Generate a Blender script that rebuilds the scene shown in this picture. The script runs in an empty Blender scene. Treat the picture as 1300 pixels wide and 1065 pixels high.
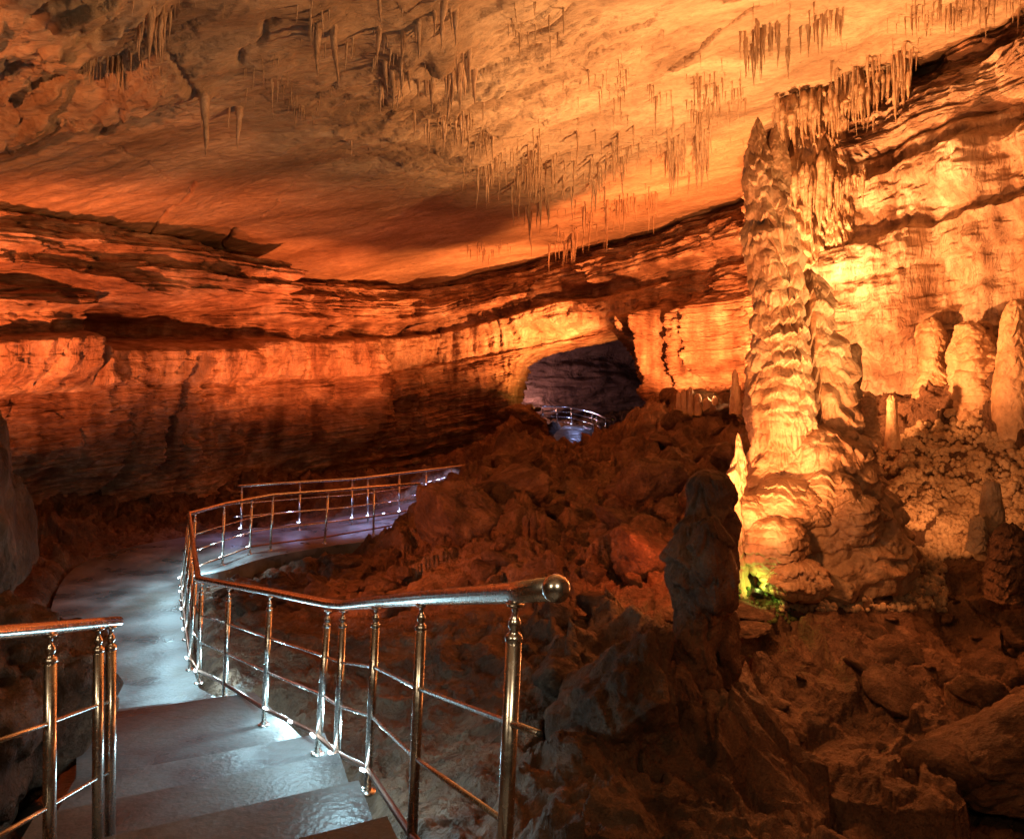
import bpy, bmesh, math, random
import numpy as np
from mathutils import Vector, Matrix

sc = bpy.context.scene
COL = sc.collection
random.seed(7)
RNG = np.random.default_rng(11)

# ------------------------------------------------------------------ camera, world, exposure
F = 900.0            # focal length in photo pixels (photo 1300 wide)
EYE = 2.7            # eye above the lower walkway
HZ = 503.0           # photo row of the horizon
cam_d = bpy.data.cameras.new("camera"); cam = bpy.data.objects.new("camera", cam_d); COL.objects.link(cam)
cam.location = (0, 0, EYE); cam.rotation_euler = (math.pi/2, 0, 0)
cam_d.sensor_width = 36; cam_d.lens = F/1300*36; cam_d.shift_y = -(532.5-HZ)/1300
cam_d.clip_start = 0.05; cam_d.clip_end = 300
sc.camera = cam
w = bpy.data.worlds.new("World"); sc.world = w; w.use_nodes = True
w.node_tree.nodes['Background'].inputs[0].default_value = (0.30, 0.11, 0.035, 1)
w.node_tree.nodes['Background'].inputs[1].default_value = 0.03
sc.view_settings.view_transform = 'Standard'; sc.view_settings.look = 'None'
sc.view_settings.exposure = 0.15; sc.view_settings.gamma = 1

def P(px, py, d):
    """a place in the cave, metres: seen at photo pixel px,py from the viewpoint, d metres ahead"""
    return ((px-650)/F*d, d, EYE+(HZ-py)/F*d)

def lamp(name, loc, power, color, radius=0.08, typ='POINT', target=None, angle=120, blend=0.6):
    l = bpy.data.lights.new(name, typ); l.energy = power; l.color = color; l.shadow_soft_size = radius
    o = bpy.data.objects.new(name, l); o.location = loc; COL.objects.link(o)
    if typ == 'SPOT':
        l.spot_size = math.radians(angle); l.spot_blend = blend
        v = Vector(target)-Vector(loc); o.rotation_euler = v.to_track_quat('-Z', 'Y').to_euler()
    return o

AMBER = (1.0, 0.35, 0.11); ORANGE = (1.0, 0.275, 0.075); YEL = (1.0, 0.48, 0.18); RED = (1.0, 0.21, 0.055)
COOL = (0.50, 0.86, 1.0); BLUE = (0.42, 0.5, 1.0)
SPOTS = [  # where, aimed at, cone, blend, watts, colour, squash of the beam height
    ((1.95, 6.5, 0.7), (3.4, 9.0, 3.9), 78, .8, 1900, AMBER, 1),          # at the great column, from behind the dark stalagmite
    ((2.05, 7.7, 0.9), (3.0, 8.8, 1.2), 110, .9, 16, AMBER, 1),          # low on its apron
    ((3.6, 10.0, 2.4), (7.4, 12.6, 5.6), 112, .7, 2250, AMBER, .8),      # right wall
    ((5.3, 8.6, 1.2), (6.0, 9.9, 1.7), 140, .9, 75, AMBER, 1),           # coral slope
    ((4.3, 16.2, 3.1), (6.0, 19.5, 8.2), 134, .35, 3400, ORANGE, 1),     # behind the rubble crest
    ((1.6, 19.8, 2.0), (-1.0, 23.6, 6.8), 110, .7, 4200, ORANGE, .58),    # centre of the back wall
    ((-6.3, 7.6, 1.3), (-8.3, 13.4, 5.3), 108, .7, 2600, RED, .44),     # left wall
    ((-0.9, 15.9, 1.6), (-6.4, 18.4, 5.1), 104, .7, 3100, RED, .44),     # left back wall
    ((5.3, 6.0, 1.1), (0.2, 8.3, 8.6), 88, .6, 2300, YEL, 1),           # roof, from the right, out of view
    ((4.1, 10.6, 2.0), (3.6, 10.9, 9.0), 108, .6, 3300, YEL, 1),       # roof above the great column
    ((-4.5, 6.9, 1.9), (0.9, 11.5, 1.0), 66, .8, 1300, RED, 1),          # added fill across the rubble mound, for red light reflected off the left wall
    ((4.3, 8.0, 1.7), (4.4, 5.6, 0), 140, .9, 130, ORANGE, 1),           # added warm fill on the ground in front of the column
    ((-4.8, 0.4, 3.0), (-6.6, 8.6, 6.4), 40, .5, 2200, ORANGE, .8),      # left of the roof, raking
]
for loc, tgt, an, bl, pw, c, sq in SPOTS:
    lamp('flood_and_fill_bulb', loc, pw, c, 0.06, 'SPOT', tgt, an, bl).scale = (1, sq, 1)
lamp('passage_bulb', (0.6, 21.9, 2.6), 260, (1, .46, .09), .06, 'SPOT', (1.2, 24.4, 4.4), 104, .7)
lamp('stair_and_fill_bulb', (0.5, -1.2, 4.2), 130, (1, .72, .42), .1)
lamp('stair_and_fill_bulb', (-2.2, -0.4, 3.9), 60, (1, .72, .42), .1)  # added fill left of the viewer, brightens the near railings
lamp('low_fill', (2.6, 4.2, 1.5), 16, ORANGE, .08)  # unseen fill added to warm the dark stalagmite and the ground beside it
lamp('slope_fill', (2.4, 7.0, 1.7), 85, AMBER, .06)  # added fill that warms the lower right ground
lamp('crest_bulb', P(905, 500, 15.3), 22, YEL, .05)
lamp('red_bulb', (1.5, 8.3, 1.15), 30, (1, .14, .03), .05)
lamp('far_bulb', (1.6, 40, 2.6), 170, (1, .46, .36), .2)
lamp('far_blue_fill', (3.3, 37.2, 2.3), 26, BLUE, .08)  # blue fill added in front of the far railing for reflections on its steel

# ------------------------------------------------------------------ noise
def _h(ix, iy, iz, seed):
    n = (ix.astype(np.int64)*374761393 + iy.astype(np.int64)*668265263 + iz.astype(np.int64)*2147483647 + seed*974634777) & 0xffffffff
    n = ((n ^ (n >> 13))*1274126177) & 0xffffffff
    n = ((n ^ (n >> 16))*2246822519) & 0xffffffff
    n = n ^ (n >> 15)
    return (n & 0xffffff)/float(0xffffff)*2-1
def noise(x, y, z, seed=0):
    x, y, z = np.broadcast_arrays(x, y, z)
    x0 = np.floor(x); y0 = np.floor(y); z0 = np.floor(z)
    fx = x-x0; fy = y-y0; fz = z-z0
    fx = fx*fx*(3-2*fx); fy = fy*fy*(3-2*fy); fz = fz*fz*(3-2*fz)
    r = 0
    for i in (0, 1):
        for j in (0, 1):
            for k in (0, 1):
                wt = (fx if i else 1-fx)*(fy if j else 1-fy)*(fz if k else 1-fz)
                r = r + wt*_h(x0+i, y0+j, z0+k, seed)
    return r
def fbm(x, y, z, oct=4, seed=0, gain=.5, ridged=False):
    r = 0; a = 1; t = 0; c, s = math.cos(.6), math.sin(.6)
    for o in range(oct):
        n = noise(x, y, z, seed+o*17)
        if ridged: n = 1-2*np.abs(n)
        r = r+a*n; t += a; a *= gain
        x, y, z = (c*x-s*y)*2.03+3.1, (s*x+c*y)*2.03+1.7, z*2.03+5.3
    return r/t
def facets(u, v, seed=0, tilt=1.2):
    """broken rock: every Voronoi cell a tilted flat face"""
    iu = np.floor(u); iv = np.floor(v); best = np.full(u.shape, 1e9); h = np.zeros(u.shape)
    for a in (-1, 0, 1):
        for b_ in (-1, 0, 1):
            cu = iu+a; cv = iv+b_; z0 = cu*0
            pu = cu+.5+.45*_h(cu, cv, z0, seed+1); pv = cv+.5+.45*_h(cu, cv, z0, seed+2)
            du = u-pu; dv = v-pv; d = du*du+dv*dv
            hh = .55*_h(cu, cv, z0, seed+3)+tilt*(_h(cu, cv, z0, seed+4)*du+_h(cu, cv, z0, seed+5)*dv)
            m_ = d < best; h = np.where(m_, hh, h); best = np.minimum(best, d)
    return h
def cells(u, v, seed=0):
    """distance to the nearest of scattered points, for rounded knobs and fingers"""
    iu = np.floor(u); iv = np.floor(v); best = np.full(np.broadcast(u, v).shape, 9.)
    for a in (-1, 0, 1):
        for b_ in (-1, 0, 1):
            cu = iu+a; cv = iv+b_; z0 = cu*0
            best = np.minimum(best, (u-cu-.5-.4*_h(cu, cv, z0, seed+1))**2+(v-cv-.5-.4*_h(cu, cv, z0, seed+2))**2)
    return np.sqrt(best)
def sst(e0, e1, x):
    t = np.clip((x-e0)/(e1-e0), 0, 1); return t*t*(3-2*t)
def lin(x, xs, ys): return np.interp(x, xs, ys)

# ------------------------------------------------------------------ object helpers
def props(o, label=None, cat=None, group=None, kind=None):
    if label: o['label'] = label
    if cat: o['category'] = cat
    if group: o['group'] = group
    if kind: o['kind'] = kind
    return o
def link(name, me, mat=None, parent=None, smooth=True):
    if mat is not None and not me.materials: me.materials.append(mat)
    if smooth and len(me.polygons): me.polygons.foreach_set('use_smooth', [True]*len(me.polygons))
    o = bpy.data.objects.new(name, me); COL.objects.link(o)
    if parent: o.parent = parent
    return o
def mesh_np(name, co, faces):
    """co (n,3), faces (m,4) or (m,3) arrays"""
    me = bpy.data.meshes.new(name); n = len(co); m, k = faces.shape
    me.vertices.add(n); me.vertices.foreach_set('co', np.ascontiguousarray(co, dtype=np.float32).ravel())
    me.loops.add(m*k); me.loops.foreach_set('vertex_index', np.ascontiguousarray(faces, dtype=np.int32).ravel())
    me.polygons.add(m); me.polygons.foreach_set('loop_start', np.arange(0, m*k, k, dtype=np.int32))
    me.polygons.foreach_set('loop_total', np.full(m, k, dtype=np.int32))
    me.update(calc_edges=True); me.validate()
    return me
def grid_faces(nr, nc, wrap=False, keep=None):
    i = np.arange(nr-1)[:, None]; j = np.arange(nc if wrap else nc-1)[None, :]
    j2 = (j+1) % nc
    f = np.stack([i*nc+j, i*nc+j2, (i+1)*nc+j2, (i+1)*nc+j], -1).reshape(-1, 4)
    if keep is not None: f = f[keep.ravel()]
    return f
def empty(name, loc):
    o = bpy.data.objects.new(name, None); o.location = loc; o.empty_display_size = .1; COL.objects.link(o); return o

# ------------------------------------------------------------------ materials
def mat_new(name):
    m = bpy.data.materials.new(name); m.use_nodes = True
    nt = m.node_tree; b = nt.nodes['Principled BSDF']; return m, nt, b
def rock_mat(name, c1, c2, c3, scale=.9, rough=.75, bump=.35, stretch=(1, 1, 1), fine=14, bdist=.03, spec=.35, bstretch=(1, 1, 1), streak=0):
    m, nt, b = mat_new(name); N = nt.nodes.new; L = nt.links.new
    tc = N('ShaderNodeTexCoord'); mp = N('ShaderNodeMapping'); mp.inputs['Scale'].default_value = stretch
    L(tc.outputs['Object'], mp.inputs[0])
    n1 = N('ShaderNodeTexNoise'); n1.inputs['Scale'].default_value = scale; n1.inputs['Detail'].default_value = 8; n1.inputs['Roughness'].default_value = .6
    n1.inputs['Distortion'].default_value = .6
    L(mp.outputs[0], n1.inputs['Vector'])
    r = N('ShaderNodeValToRGB'); e = r.color_ramp.elements
    e[0].position = .32; e[0].color = (*c1, 1); e[1].position = .68; e[1].color = (*c3, 1)
    q = r.color_ramp.elements.new(.5); q.color = (*c2, 1)
    L(n1.outputs['Fac'], r.inputs[0])
    n2 = N('ShaderNodeTexNoise'); n2.inputs['Scale'].default_value = fine; n2.inputs['Detail'].default_value = 9; n2.inputs['Roughness'].default_value = .65
    L(mp.outputs[0], n2.inputs['Vector'])
    mx = N('ShaderNodeMixRGB'); mx.blend_type = 'MULTIPLY'; mx.inputs[0].default_value = .55
    r2 = N('ShaderNodeValToRGB'); r2.color_ramp.elements[0].position = .3; r2.color_ramp.elements[0].color = (.45, .42, .4, 1); r2.color_ramp.elements[1].position = .6
    L(n2.outputs['Fac'], r2.inputs[0]); L(r.outputs[0], mx.inputs[1]); L(r2.outputs[0], mx.inputs[2])
    L(mx.outputs[0], b.inputs['Base Color'])
    b.inputs['Roughness'].default_value = rough; b.inputs['Specular IOR Level'].default_value = spec
    n3 = N('ShaderNodeTexNoise'); n3.inputs['Scale'].default_value = fine*.33; n3.inputs['Detail'].default_value = 7; n3.inputs['Roughness'].default_value = .6; n3.inputs['Distortion'].default_value = .8
    mp3 = N('ShaderNodeMapping'); mp3.inputs['Scale'].default_value = bstretch; L(tc.outputs['Object'], mp3.inputs[0]); L(mp3.outputs[0], n3.inputs['Vector'])
    bq = N('ShaderNodeBump'); bq.inputs['Strength'].default_value = min(1, bump*1.6); bq.inputs['Distance'].default_value = bdist*4.5; L(n3.outputs['Fac'], bq.inputs['Height'])
    bp = N('ShaderNodeBump'); bp.inputs['Strength'].default_value = min(1, bump*1.8); bp.inputs['Distance'].default_value = bdist*1.3; L(bq.outputs[0], bp.inputs['Normal'])
    L(n2.outputs['Fac'], bp.inputs['Height']); L(bp.outputs[0], b.inputs['Normal'])
    if streak:
        mp4 = N('ShaderNodeMapping'); mp4.inputs['Scale'].default_value = (2.2, 2.2, .22); L(tc.outputs['Object'], mp4.inputs[0])
        n4 = N('ShaderNodeTexNoise'); n4.inputs['Scale'].default_value = 1.1; n4.inputs['Detail'].default_value = 7; L(mp4.outputs[0], n4.inputs['Vector'])
        r4 = N('ShaderNodeValToRGB'); r4.color_ramp.elements[0].position = .34; r4.color_ramp.elements[0].color = (.42, .33, .28, 1); r4.color_ramp.elements[1].position = .66; r4.color_ramp.elements[1].color = (1.4, 1.42, 1.45, 1)
        L(n4.outputs['Fac'], r4.inputs[0]); m4 = N('ShaderNodeMixRGB'); m4.blend_type = 'MULTIPLY'; m4.inputs[0].default_value = streak
        L(mx.outputs[0], m4.inputs[1]); L(r4.outputs[0], m4.inputs[2]); L(m4.outputs[0], b.inputs['Base Color'])
    return m
M = {}
M['ceiling'] = rock_mat('ceiling_limestone', (.24, .145, .08), (.42, .28, .17), (.58, .42, .27), scale=.55, stretch=(.7, 1.6, 2), fine=9, bump=.4, bdist=.035, bstretch=(.7, 2.2, 1))
M['wall'] = rock_mat('wall_limestone', (.24, .12, .065), (.46, .28, .17), (.68, .50, .35), scale=.8, stretch=(1, 1, 1.8), fine=8, bump=.55, bdist=.05, bstretch=(.8, .8, 3.6), streak=.85)
M['wallflow'] = rock_mat('wall_flowstone', (.30, .16, .09), (.52, .35, .22), (.74, .58, .42), scale=1.1, stretch=(1.4, 1.4, .35), fine=10, bump=.45, bdist=.04, bstretch=(2.2, 2.2, .5), streak=.7, rough=.6)
M['floor'] = rock_mat('cave_clay', (.08, .04, .022), (.17, .09, .05), (.29, .17, .10), scale=1.3, fine=12, bump=.62, bdist=.05, rough=.62)
M['flow'] = rock_mat('flowstone', (.28, .15, .075), (.46, .29, .16), (.60, .42, .26), scale=2.2, stretch=(1, 1, .6), fine=16, bump=.4, bdist=.02, rough=.5, spec=.5)
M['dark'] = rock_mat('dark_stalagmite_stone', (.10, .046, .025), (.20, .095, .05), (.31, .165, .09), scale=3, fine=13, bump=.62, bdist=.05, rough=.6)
M['coral'] = rock_mat('cave_coral', (.28, .18, .10), (.42, .3, .18), (.55, .42, .27), scale=3, fine=30, bump=.4, bdist=.01)
M['tite'] = rock_mat('stalactite_calcite', (.38, .24, .15), (.52, .36, .24), (.62, .47, .34), scale=3, fine=22, bump=.4, bdist=.012, rough=.55)
M['titeb'] = rock_mat('brown_stalactite_calcite', (.30, .18, .10), (.46, .31, .19), (.6, .45, .3), scale=3, fine=22, bump=.4, bdist=.012, rough=.55)
M['boulder'] = rock_mat('boulder_rock', (.07, .036, .02), (.15, .08, .045), (.28, .165, .10), scale=1.8, fine=9, bump=.62, bdist=.06)
M['far'] = rock_mat('far_cavern_rock', (.16, .10, .10), (.26, .17, .16), (.36, .26, .24), scale=.5, fine=3, bump=.6, bdist=.1)
M['moss'] = rock_mat('lamp_moss', (.04, .07, .02), (.09, .13, .03), (.16, .19, .06), scale=9, fine=40)
def metal(name, col, rough):
    m, nt, b = mat_new(name); b.inputs['Base Color'].default_value = (*col, 1); b.inputs['Metallic'].default_value = 1
    N = nt.nodes.new; L = nt.links.new
    tc = N('ShaderNodeTexCoord'); n = N('ShaderNodeTexNoise'); n.inputs['Scale'].default_value = 60; n.inputs['Detail'].default_value = 5
    L(tc.outputs['Object'], n.inputs['Vector']); mr = N('ShaderNodeMapRange'); mr.inputs['To Min'].default_value = rough*.6; mr.inputs['To Max'].default_value = rough*1.5
    L(n.outputs['Fac'], mr.inputs['Value']); L(mr.outputs[0], b.inputs['Roughness']); return m
M['steel'] = metal('stainless_steel', (.80, .78, .74), .24)
M['channel'] = metal('painted_channel', (.30, .17, .12), .4)
m, nt, b = mat_new('black_rubber'); b.inputs['Base Color'].default_value = (.02, .02, .02, 1); M['black'] = m
def emis(name, col, st):
    m, nt, b = mat_new(name); b.inputs['Emission Color'].default_value = (*col, 1); b.inputs['Emission Strength'].default_value = st
    b.inputs['Base Color'].default_value = (.8, .8, .8, 1); return m
M['led'] = emis('led_lens', (.7, .93, 1), 9); M['ledb'] = emis('led_lens_blue', (.55, .68, 1), 9)
M['bulb'] = emis('flood_lens', (1, .62, .2), 30); M['bulbg'] = emis('green_lens', (.55, 1, .15), 4)
# wet concrete
m, nt, b = mat_new('wet_concrete'); N = nt.nodes.new; L = nt.links.new
tc = N('ShaderNodeTexCoord'); n = N('ShaderNodeTexNoise'); n.inputs['Scale'].default_value = 1.7; n.inputs['Detail'].default_value = 8; L(tc.outputs['Object'], n.inputs['Vector'])
r = N('ShaderNodeValToRGB'); r.color_ramp.elements[0].position = .35; r.color_ramp.elements[0].color = (.07, .073, .075, 1); r.color_ramp.elements[1].position = .7; r.color_ramp.elements[1].color = (.225, .23, .23, 1)
L(n.outputs['Fac'], r.inputs[0]); nd = N('ShaderNodeTexNoise'); nd.inputs['Scale'].default_value = .9; nd.inputs['Detail'].default_value = 10; nd.inputs['Roughness'].default_value = .7; L(tc.outputs['Object'], nd.inputs['Vector'])
rd = N('ShaderNodeValToRGB'); rd.color_ramp.elements[0].position = .48; rd.color_ramp.elements[0].color = (0, 0, 0, 1); rd.color_ramp.elements[1].position = .62; rd.color_ramp.elements[1].color = (.8, .8, .8, 1); L(nd.outputs['Fac'], rd.inputs[0])
md_ = N('ShaderNodeMixRGB'); md_.inputs[2].default_value = (.10, .085, .07, 1); L(rd.outputs[0], md_.inputs[0]); L(r.outputs[0], md_.inputs[1]); L(md_.outputs[0], b.inputs['Base Color'])
mr = N('ShaderNodeMapRange'); mr.inputs['From Min'].default_value = .35; mr.inputs['From Max'].default_value = .65; mr.inputs['To Min'].default_value = .22; mr.inputs['To Max'].default_value = .6
L(n.outputs['Fac'], mr.inputs['Value']); L(mr.outputs[0], b.inputs['Roughness'])
n2 = N('ShaderNodeTexNoise'); n2.inputs['Scale'].default_value = 28; n2.inputs['Detail'].default_value = 9; L(tc.outputs['Object'], n2.inputs['Vector'])
bp = N('ShaderNodeBump'); bp.inputs['Strength'].default_value = .6; bp.inputs['Distance'].default_value = .012; L(n2.outputs['Fac'], bp.inputs['Height']); L(bp.outputs[0], b.inputs['Normal'])
M['path'] = m

# ------------------------------------------------------------------ bedding: roof plane
def roofz(X): return 7.05+.18*X
def ceil_at(px, py):
    a = (px-650)/F; t = (HZ-py)/F
    d = 4.35/(t-.18*a); return d

def seg_dist(x, y, pts):
    d = np.full(np.shape(x), 1e9)
    for (x0, y0), (x1, y1) in zip(pts[:-1], pts[1:]):
        dx, dy = x1-x0, y1-y0; L2 = dx*dx+dy*dy+1e-9
        t = np.clip(((x-x0)*dx+(y-y0)*dy)/L2, 0, 1)
        d = np.minimum(d, np.hypot(x-x0-t*dx, y-y0-t*dy))
    return d

# ---- ceiling
def build_ceiling():
    nr, nc = 820, 860
    v = np.linspace(0, 1, nr)[:, None]; u = np.linspace(-1, 1, nc)[None, :]
    Y = np.where(v < .12, -5+v/.12*9.5, 4.5+(27.5-4.5)*((v-.12)/.88)**1.35)
    X = u*(5.2+.68*np.maximum(Y, 0)+0*u); Y = Y+0*u
    q = roofz(X)-EYE
    px = 650+F*X/np.maximum(Y, 3); py = HZ-F*q/np.maximum(Y, 3)
    z = np.zeros_like(X)
    z += .22*fbm(X*.16, Y*.16, 0, 3, 3)
    # delaminating beds, strongest over the left and the upper middle
    al = .91*X-.41*Y; ac = .41*X+.91*Y
    lay = fbm(al*.33, ac*1.15, 0, 5, 21)
    k = lay*10
    terr = np.floor(k)+sst(.0, .16, k-np.floor(k))
    left = sst(330, 120, px)*sst(215, 150, py+.15*px)
    mid = np.exp(-((px-680)/210)**2-((py-90)/95)**2)+.7*np.exp(-((px-480)/90)**2-((py-150)/60)**2)+.5*np.exp(-((px-620)/130)**2-((py-190)/50)**2)
    amp = .022+.16*left+.075*mid
    z -= amp*terr*.5
    z -= left*.12*fbm(al*.8, ac*2.4, 0, 4, 5, ridged=True)
    z -= mid*.10*fbm(X*1.6, Y*2.6, 0, 4, 8)
    # fine parallel thin laminae, like stacked sheets, left (lit edges)
    lam = .5+.5*np.tanh(8*np.sin((Y*17+X*4.6+3.2*fbm(X*.6, Y*.6, 0, 3, 31))*1.0))
    z -= .028*lam*(sst(250, 120, px)*sst(170, 200, py)*sst(300, 270, py))
    lam2 = .5+.5*np.tanh(8*np.sin((Y*16+X*3.1+2*fbm(X*.8, Y*.8, 0, 3, 33))))
    z -= .018*lam2*np.exp(-((px-460)/75)**2-((py-180)/16)**2)
    z -= .02*fbm(X*2.2, Y*3, 0, 5, 9)+.007*fbm(X*9, Y*12, 0, 3, 19)
    z += .05*fbm(X*.7, Y*1.1, 0, 4, 12)
    # rough right-hand ceiling near the wall
    rr = sst(900, 1100, px)*sst(160, 60, py)
    z -= rr*.12*fbm(X*1.8, Y*1.8, 0, 5, 14)
    for bx, by, wx, wy, am in ((552, 42, 62, 34, .42), (500, 95, 14, 30, .2), (412, 22, 34, 20, .14), (190, 12, 24, 20, .15), (262, 108, 9, 8, .16), (600, 170, 60, 18, .10), (630, 195, 36, 16, .14), (705, 232, 45, 22, .16), (670, 12, 40, 18, .15), (873, 195, 26, 22, .12), (720, 300, 26, 8, .15), (345, 80, 26, 14, .06), (382, 137, 18, 7, .08), (445, 170, 22, 6, .12)):
        z -= am*np.exp(-((px-bx)/wx)**2-((py-by)/wy)**2)*(1+.6*fbm(X*4, Y*4, 0, 3, 44))
    z -= (.05*left+.045*mid+.012)*facets(al*1.4, ac*3.0, 320)+(.02*left+.02*mid+.003)*facets(al*4, ac*8, 330)
    # cracks
    for pts, wd, dp in (([(165, 130), (150, 165), (122, 180)], .03, .10), ([(245, 235), (240, 255), (205, 285), (178, 318)], .025, .1),
                        ([(415, 212), (360, 252), (318, 290)], .012, .05), ([(302, 296), (292, 305), (280, 322)], .045, .14),
                        ([(350, 20), (320, 50), (300, 75)], .03, .08), ([(640, 60), (700, 20), (730, 0)], .03, .08),
                        ([(560, 205), (520, 235), (500, 262)], .012, .05), ([(780, 130), (830, 105), (900, 60), (960, 12)], .04, .15),
                        ([(215, 75), (240, 100), (262, 118)], .05, .12), ([(130, 186), (175, 205), (215, 235)], .012, .05)):
        wp = []
        for a, b_ in pts:
            d = ceil_at(a, b_); wp.append(((a-650)/F*d, d))
        dd = seg_dist(X+.05*noise(X*5, Y*5, 0, 41), Y+.09*noise(X*4, Y*4, 0, 42), wp)
        z += dp*np.exp(-(dd/wd)**2)
    co = np.stack([X, Y, roofz(X)+z], -1).reshape(-1, 3)
    me = mesh_np('cave_ceiling', co, grid_faces(nr, nc)[:, ::-1])
    props(link('cave_ceiling', me, M['ceiling']), kind='structure')
build_ceiling()

# ---- wall
def catmull(pts, n):
    pts = np.array(pts, float); P0 = np.vstack([2*pts[0]-pts[1], pts, 2*pts[-1]-pts[-2]])
    out = []
    for i in range(len(pts)-1):
        a, b_, c, d = P0[i:i+4]; t = np.linspace(0, 1, 60, endpoint=False)[:, None]
        out.append(.5*((2*b_)+(-a+c)*t+(2*a-5*b_+4*c-d)*t*t+(-a+3*b_-3*c+d)*t**3))
    out = np.vstack(out+[pts[-1:]])
    return out
PLAN = [(-9.5, -5), (-11, 0), (-11.2, 5), (-10.4, 9.2), (-9.0, 12.3), (-7.95, 14.2), (-6.7, 17.3), (-5.5, 20), (-3.4, 23.3), (-.8, 24), (1.25, 23.3), (3.7, 22.2), (6.2, 19.9),
        (6.35, 17), (5.75, 14.3), (5.9, 13.0), (6.8, 12.3), (7.75, 10.8), (8.7, 8.4), (9.3, 4.5), (9.2, 0), (8.5, -5)]
def build_wall():
    c = catmull(PLAN, 60)
    Xc, Yc = c[:, 0], c[:, 1]
    pxc = 650+F*Xc/np.maximum(Yc, 1.5)
    seg = np.hypot(np.diff(Xc), np.diff(Yc)); s = np.concatenate([[0], np.cumsum(seg)])
    # density: constant per angle seen from the walkway
    ang = np.unwrap(np.arctan2(Xc, Yc+.5)); dens = np.concatenate([[0], np.cumsum(np.abs(np.diff(ang))+.012*seg)])
    nc = 1650; t = np.linspace(0, dens[-1], nc)
    S = np.interp(t, dens, s); X0 = np.interp(S, s, Xc); Y0 = np.interp(S, s, Yc)
    tx = np.gradient(X0, S); ty = np.gradient(Y0, S); ln = np.hypot(tx, ty); tx /= ln; ty /= ln
    # smooth normals so the re-entrant corner stays calm
    ker = np.ones(41)/41; tx = np.convolve(np.pad(tx, 20, 'edge'), ker, 'valid'); ty = np.convolve(np.pad(ty, 20, 'edge'), ker, 'valid')
    ln = np.hypot(tx, ty); nx, ny = ty/ln, -tx/ln     # inward (to the viewer)
    nr = 680
    v = np.linspace(0, 1, nr)[:, None]
    wtop = 7.5
    X = X0[None, :]+0*v; Y = Y0[None, :]+0*v; Sg = S[None, :]+0*v
    zt = roofz(X0)[None, :]+.45; zb = -1.2
    Z = zb+(zt-zb)*v
    W = Z-.18*X
    px = 650+F*X/np.maximum(Y, 1.5); py = HZ-F*(Z-EYE)/np.maximum(Y, 1.5)
    warp = .16*fbm(X*.35, Y*.35, Z*.3, 3, 50)
    Wn = W+warp
    # bed profile: + sticks out towards the chamber
    prof = lin(Wn, [-2, 0, 1.2, 2.2, 3.0, 3.55, 3.62, 3.9, 4.15, 4.24, 4.34, 4.7, 5.1, 5.28, 5.36, 5.46, 5.72, 5.80, 5.9, 5.98, 6.3, 6.34, 6.55, 6.6, 6.85, 6.92, 7.05, 7.6],
               [.3, .0, -.35, -.1, .0, .05, .2, .28, .32, .10, .02, .12, .15, .12, -.12, -.2, -.05, .38, .52, .45, .36, .24, .26, .14, .1, -.35, -.5, -.6])
    off = prof.copy()
    # small beds
    zone_ = sst(4.15, 4.4, Wn)*sst(5.4, 5.2, Wn)*sst(860, 780, px)
    bed = W*6.5+1.2*fbm(X*.5, Y*.5, W*.4, 3, 51)
    fr = bed-np.floor(bed)
    bh = _h(np.floor(bed), np.floor(bed)*0, np.floor(bed)*0, 5)
    bedz = sst(5.7, 6.0, W)+.45*sst(5.2, 3.4, W)*sst(1000, 900, px)+.35
    smooth_ = 1-.85*sst(980, 1080, px)*sst(5.9, 5.6, Wn)-.55*zone_
    off += .8*smooth_*bedz*(.13*bh+.07*(sst(0, .10, fr)-sst(.93, 1, fr)*1.1))*(.6+.8*noise(Sg*.8, W*1.5, 0, 52)**2*2)
    # vertical flowstone drapes
    dr = fbm(Sg*1.05, Z*.22, 0, 3, 60, ridged=True)
    dr2 = fbm(Sg*3.4, Z*.5, 0, 4, 61, ridged=True)
    zone = sst(4.15, 4.4, Wn)*sst(5.4, 5.2, Wn)*sst(860, 780, px)
    off += zone*(.36*dr+.07*dr2+.20*(1-cells(Sg*1.7, Z*.4, 67)**2)+.06*(1-cells(Sg*5, Z*1.1, 68)**2))
    zlow = sst(4.2, 3.6, Wn)*sst(.6, 1.4, Z)*sst(900, 820, px)
    off += zlow*(.30*dr+.10*dr2)
    rightz = sst(980, 1080, px)*sst(5.85, 5.6, Wn)
    off += rightz*(.30*fbm(Sg*.7, Z*.12, 0, 2, 64)+.18*(1-cells(Sg*2.3, Z*.35, 65)**2)+.07*(1-cells(Sg*6, Z*.8, 66)**2)+.24*dr+.06*dr2+.04*fbm(Sg*7, Z*.9, 0, 3, 62))
    rt2 = sst(1000, 1100, px)*sst(5.9, 6.1, Wn)
    off += rt2*(.3*dr+.1*dr2)
    # blocky joints on the left wall
    jn = np.abs(noise(Sg*.9+.4*noise(Z*.8, Sg*.3, 0, 71), np.floor(W*1.1), 0, 70))
    off -= .16*np.exp(-(jn/.035)**2)*sst(900, 700, px)*sst(6.8, 6.6, W)
    off += .55*fbm(X*.33, Y*.33, Z*.5, 3, 53)+.30*fbm(X*1.0, Y*1.0, Z*1.8, 5, 54)+.05*fbm(X*4, Y*4, Z*7, 4, 55)
    off += .075*smooth_*facets(Sg*1.5+.5*W, W*3.2, 300)+.035*facets(Sg*4+W, W*7, 310)
    b2 = W*21+2*fbm(X*.5, Y*.5, W*.4, 3, 56); f2_ = b2-np.floor(b2); off += (.03*_h(np.floor(b2), np.floor(b2)*0, np.floor(b2)*0, 6)-.02*sst(.86, 1, f2_))*(.3+bedz)*smooth_
    off += .42*sst(980, 1070, px)*sst(6.78, 6.95, Wn)
    # the thick overhanging block at the left
    blk = sst(330, 292, px)*sst(-260, -80, px)
    top = lin(px, [-200, 0, 60, 150, 250, 320], [270, 284, 290, 303, 325, 345])
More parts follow.
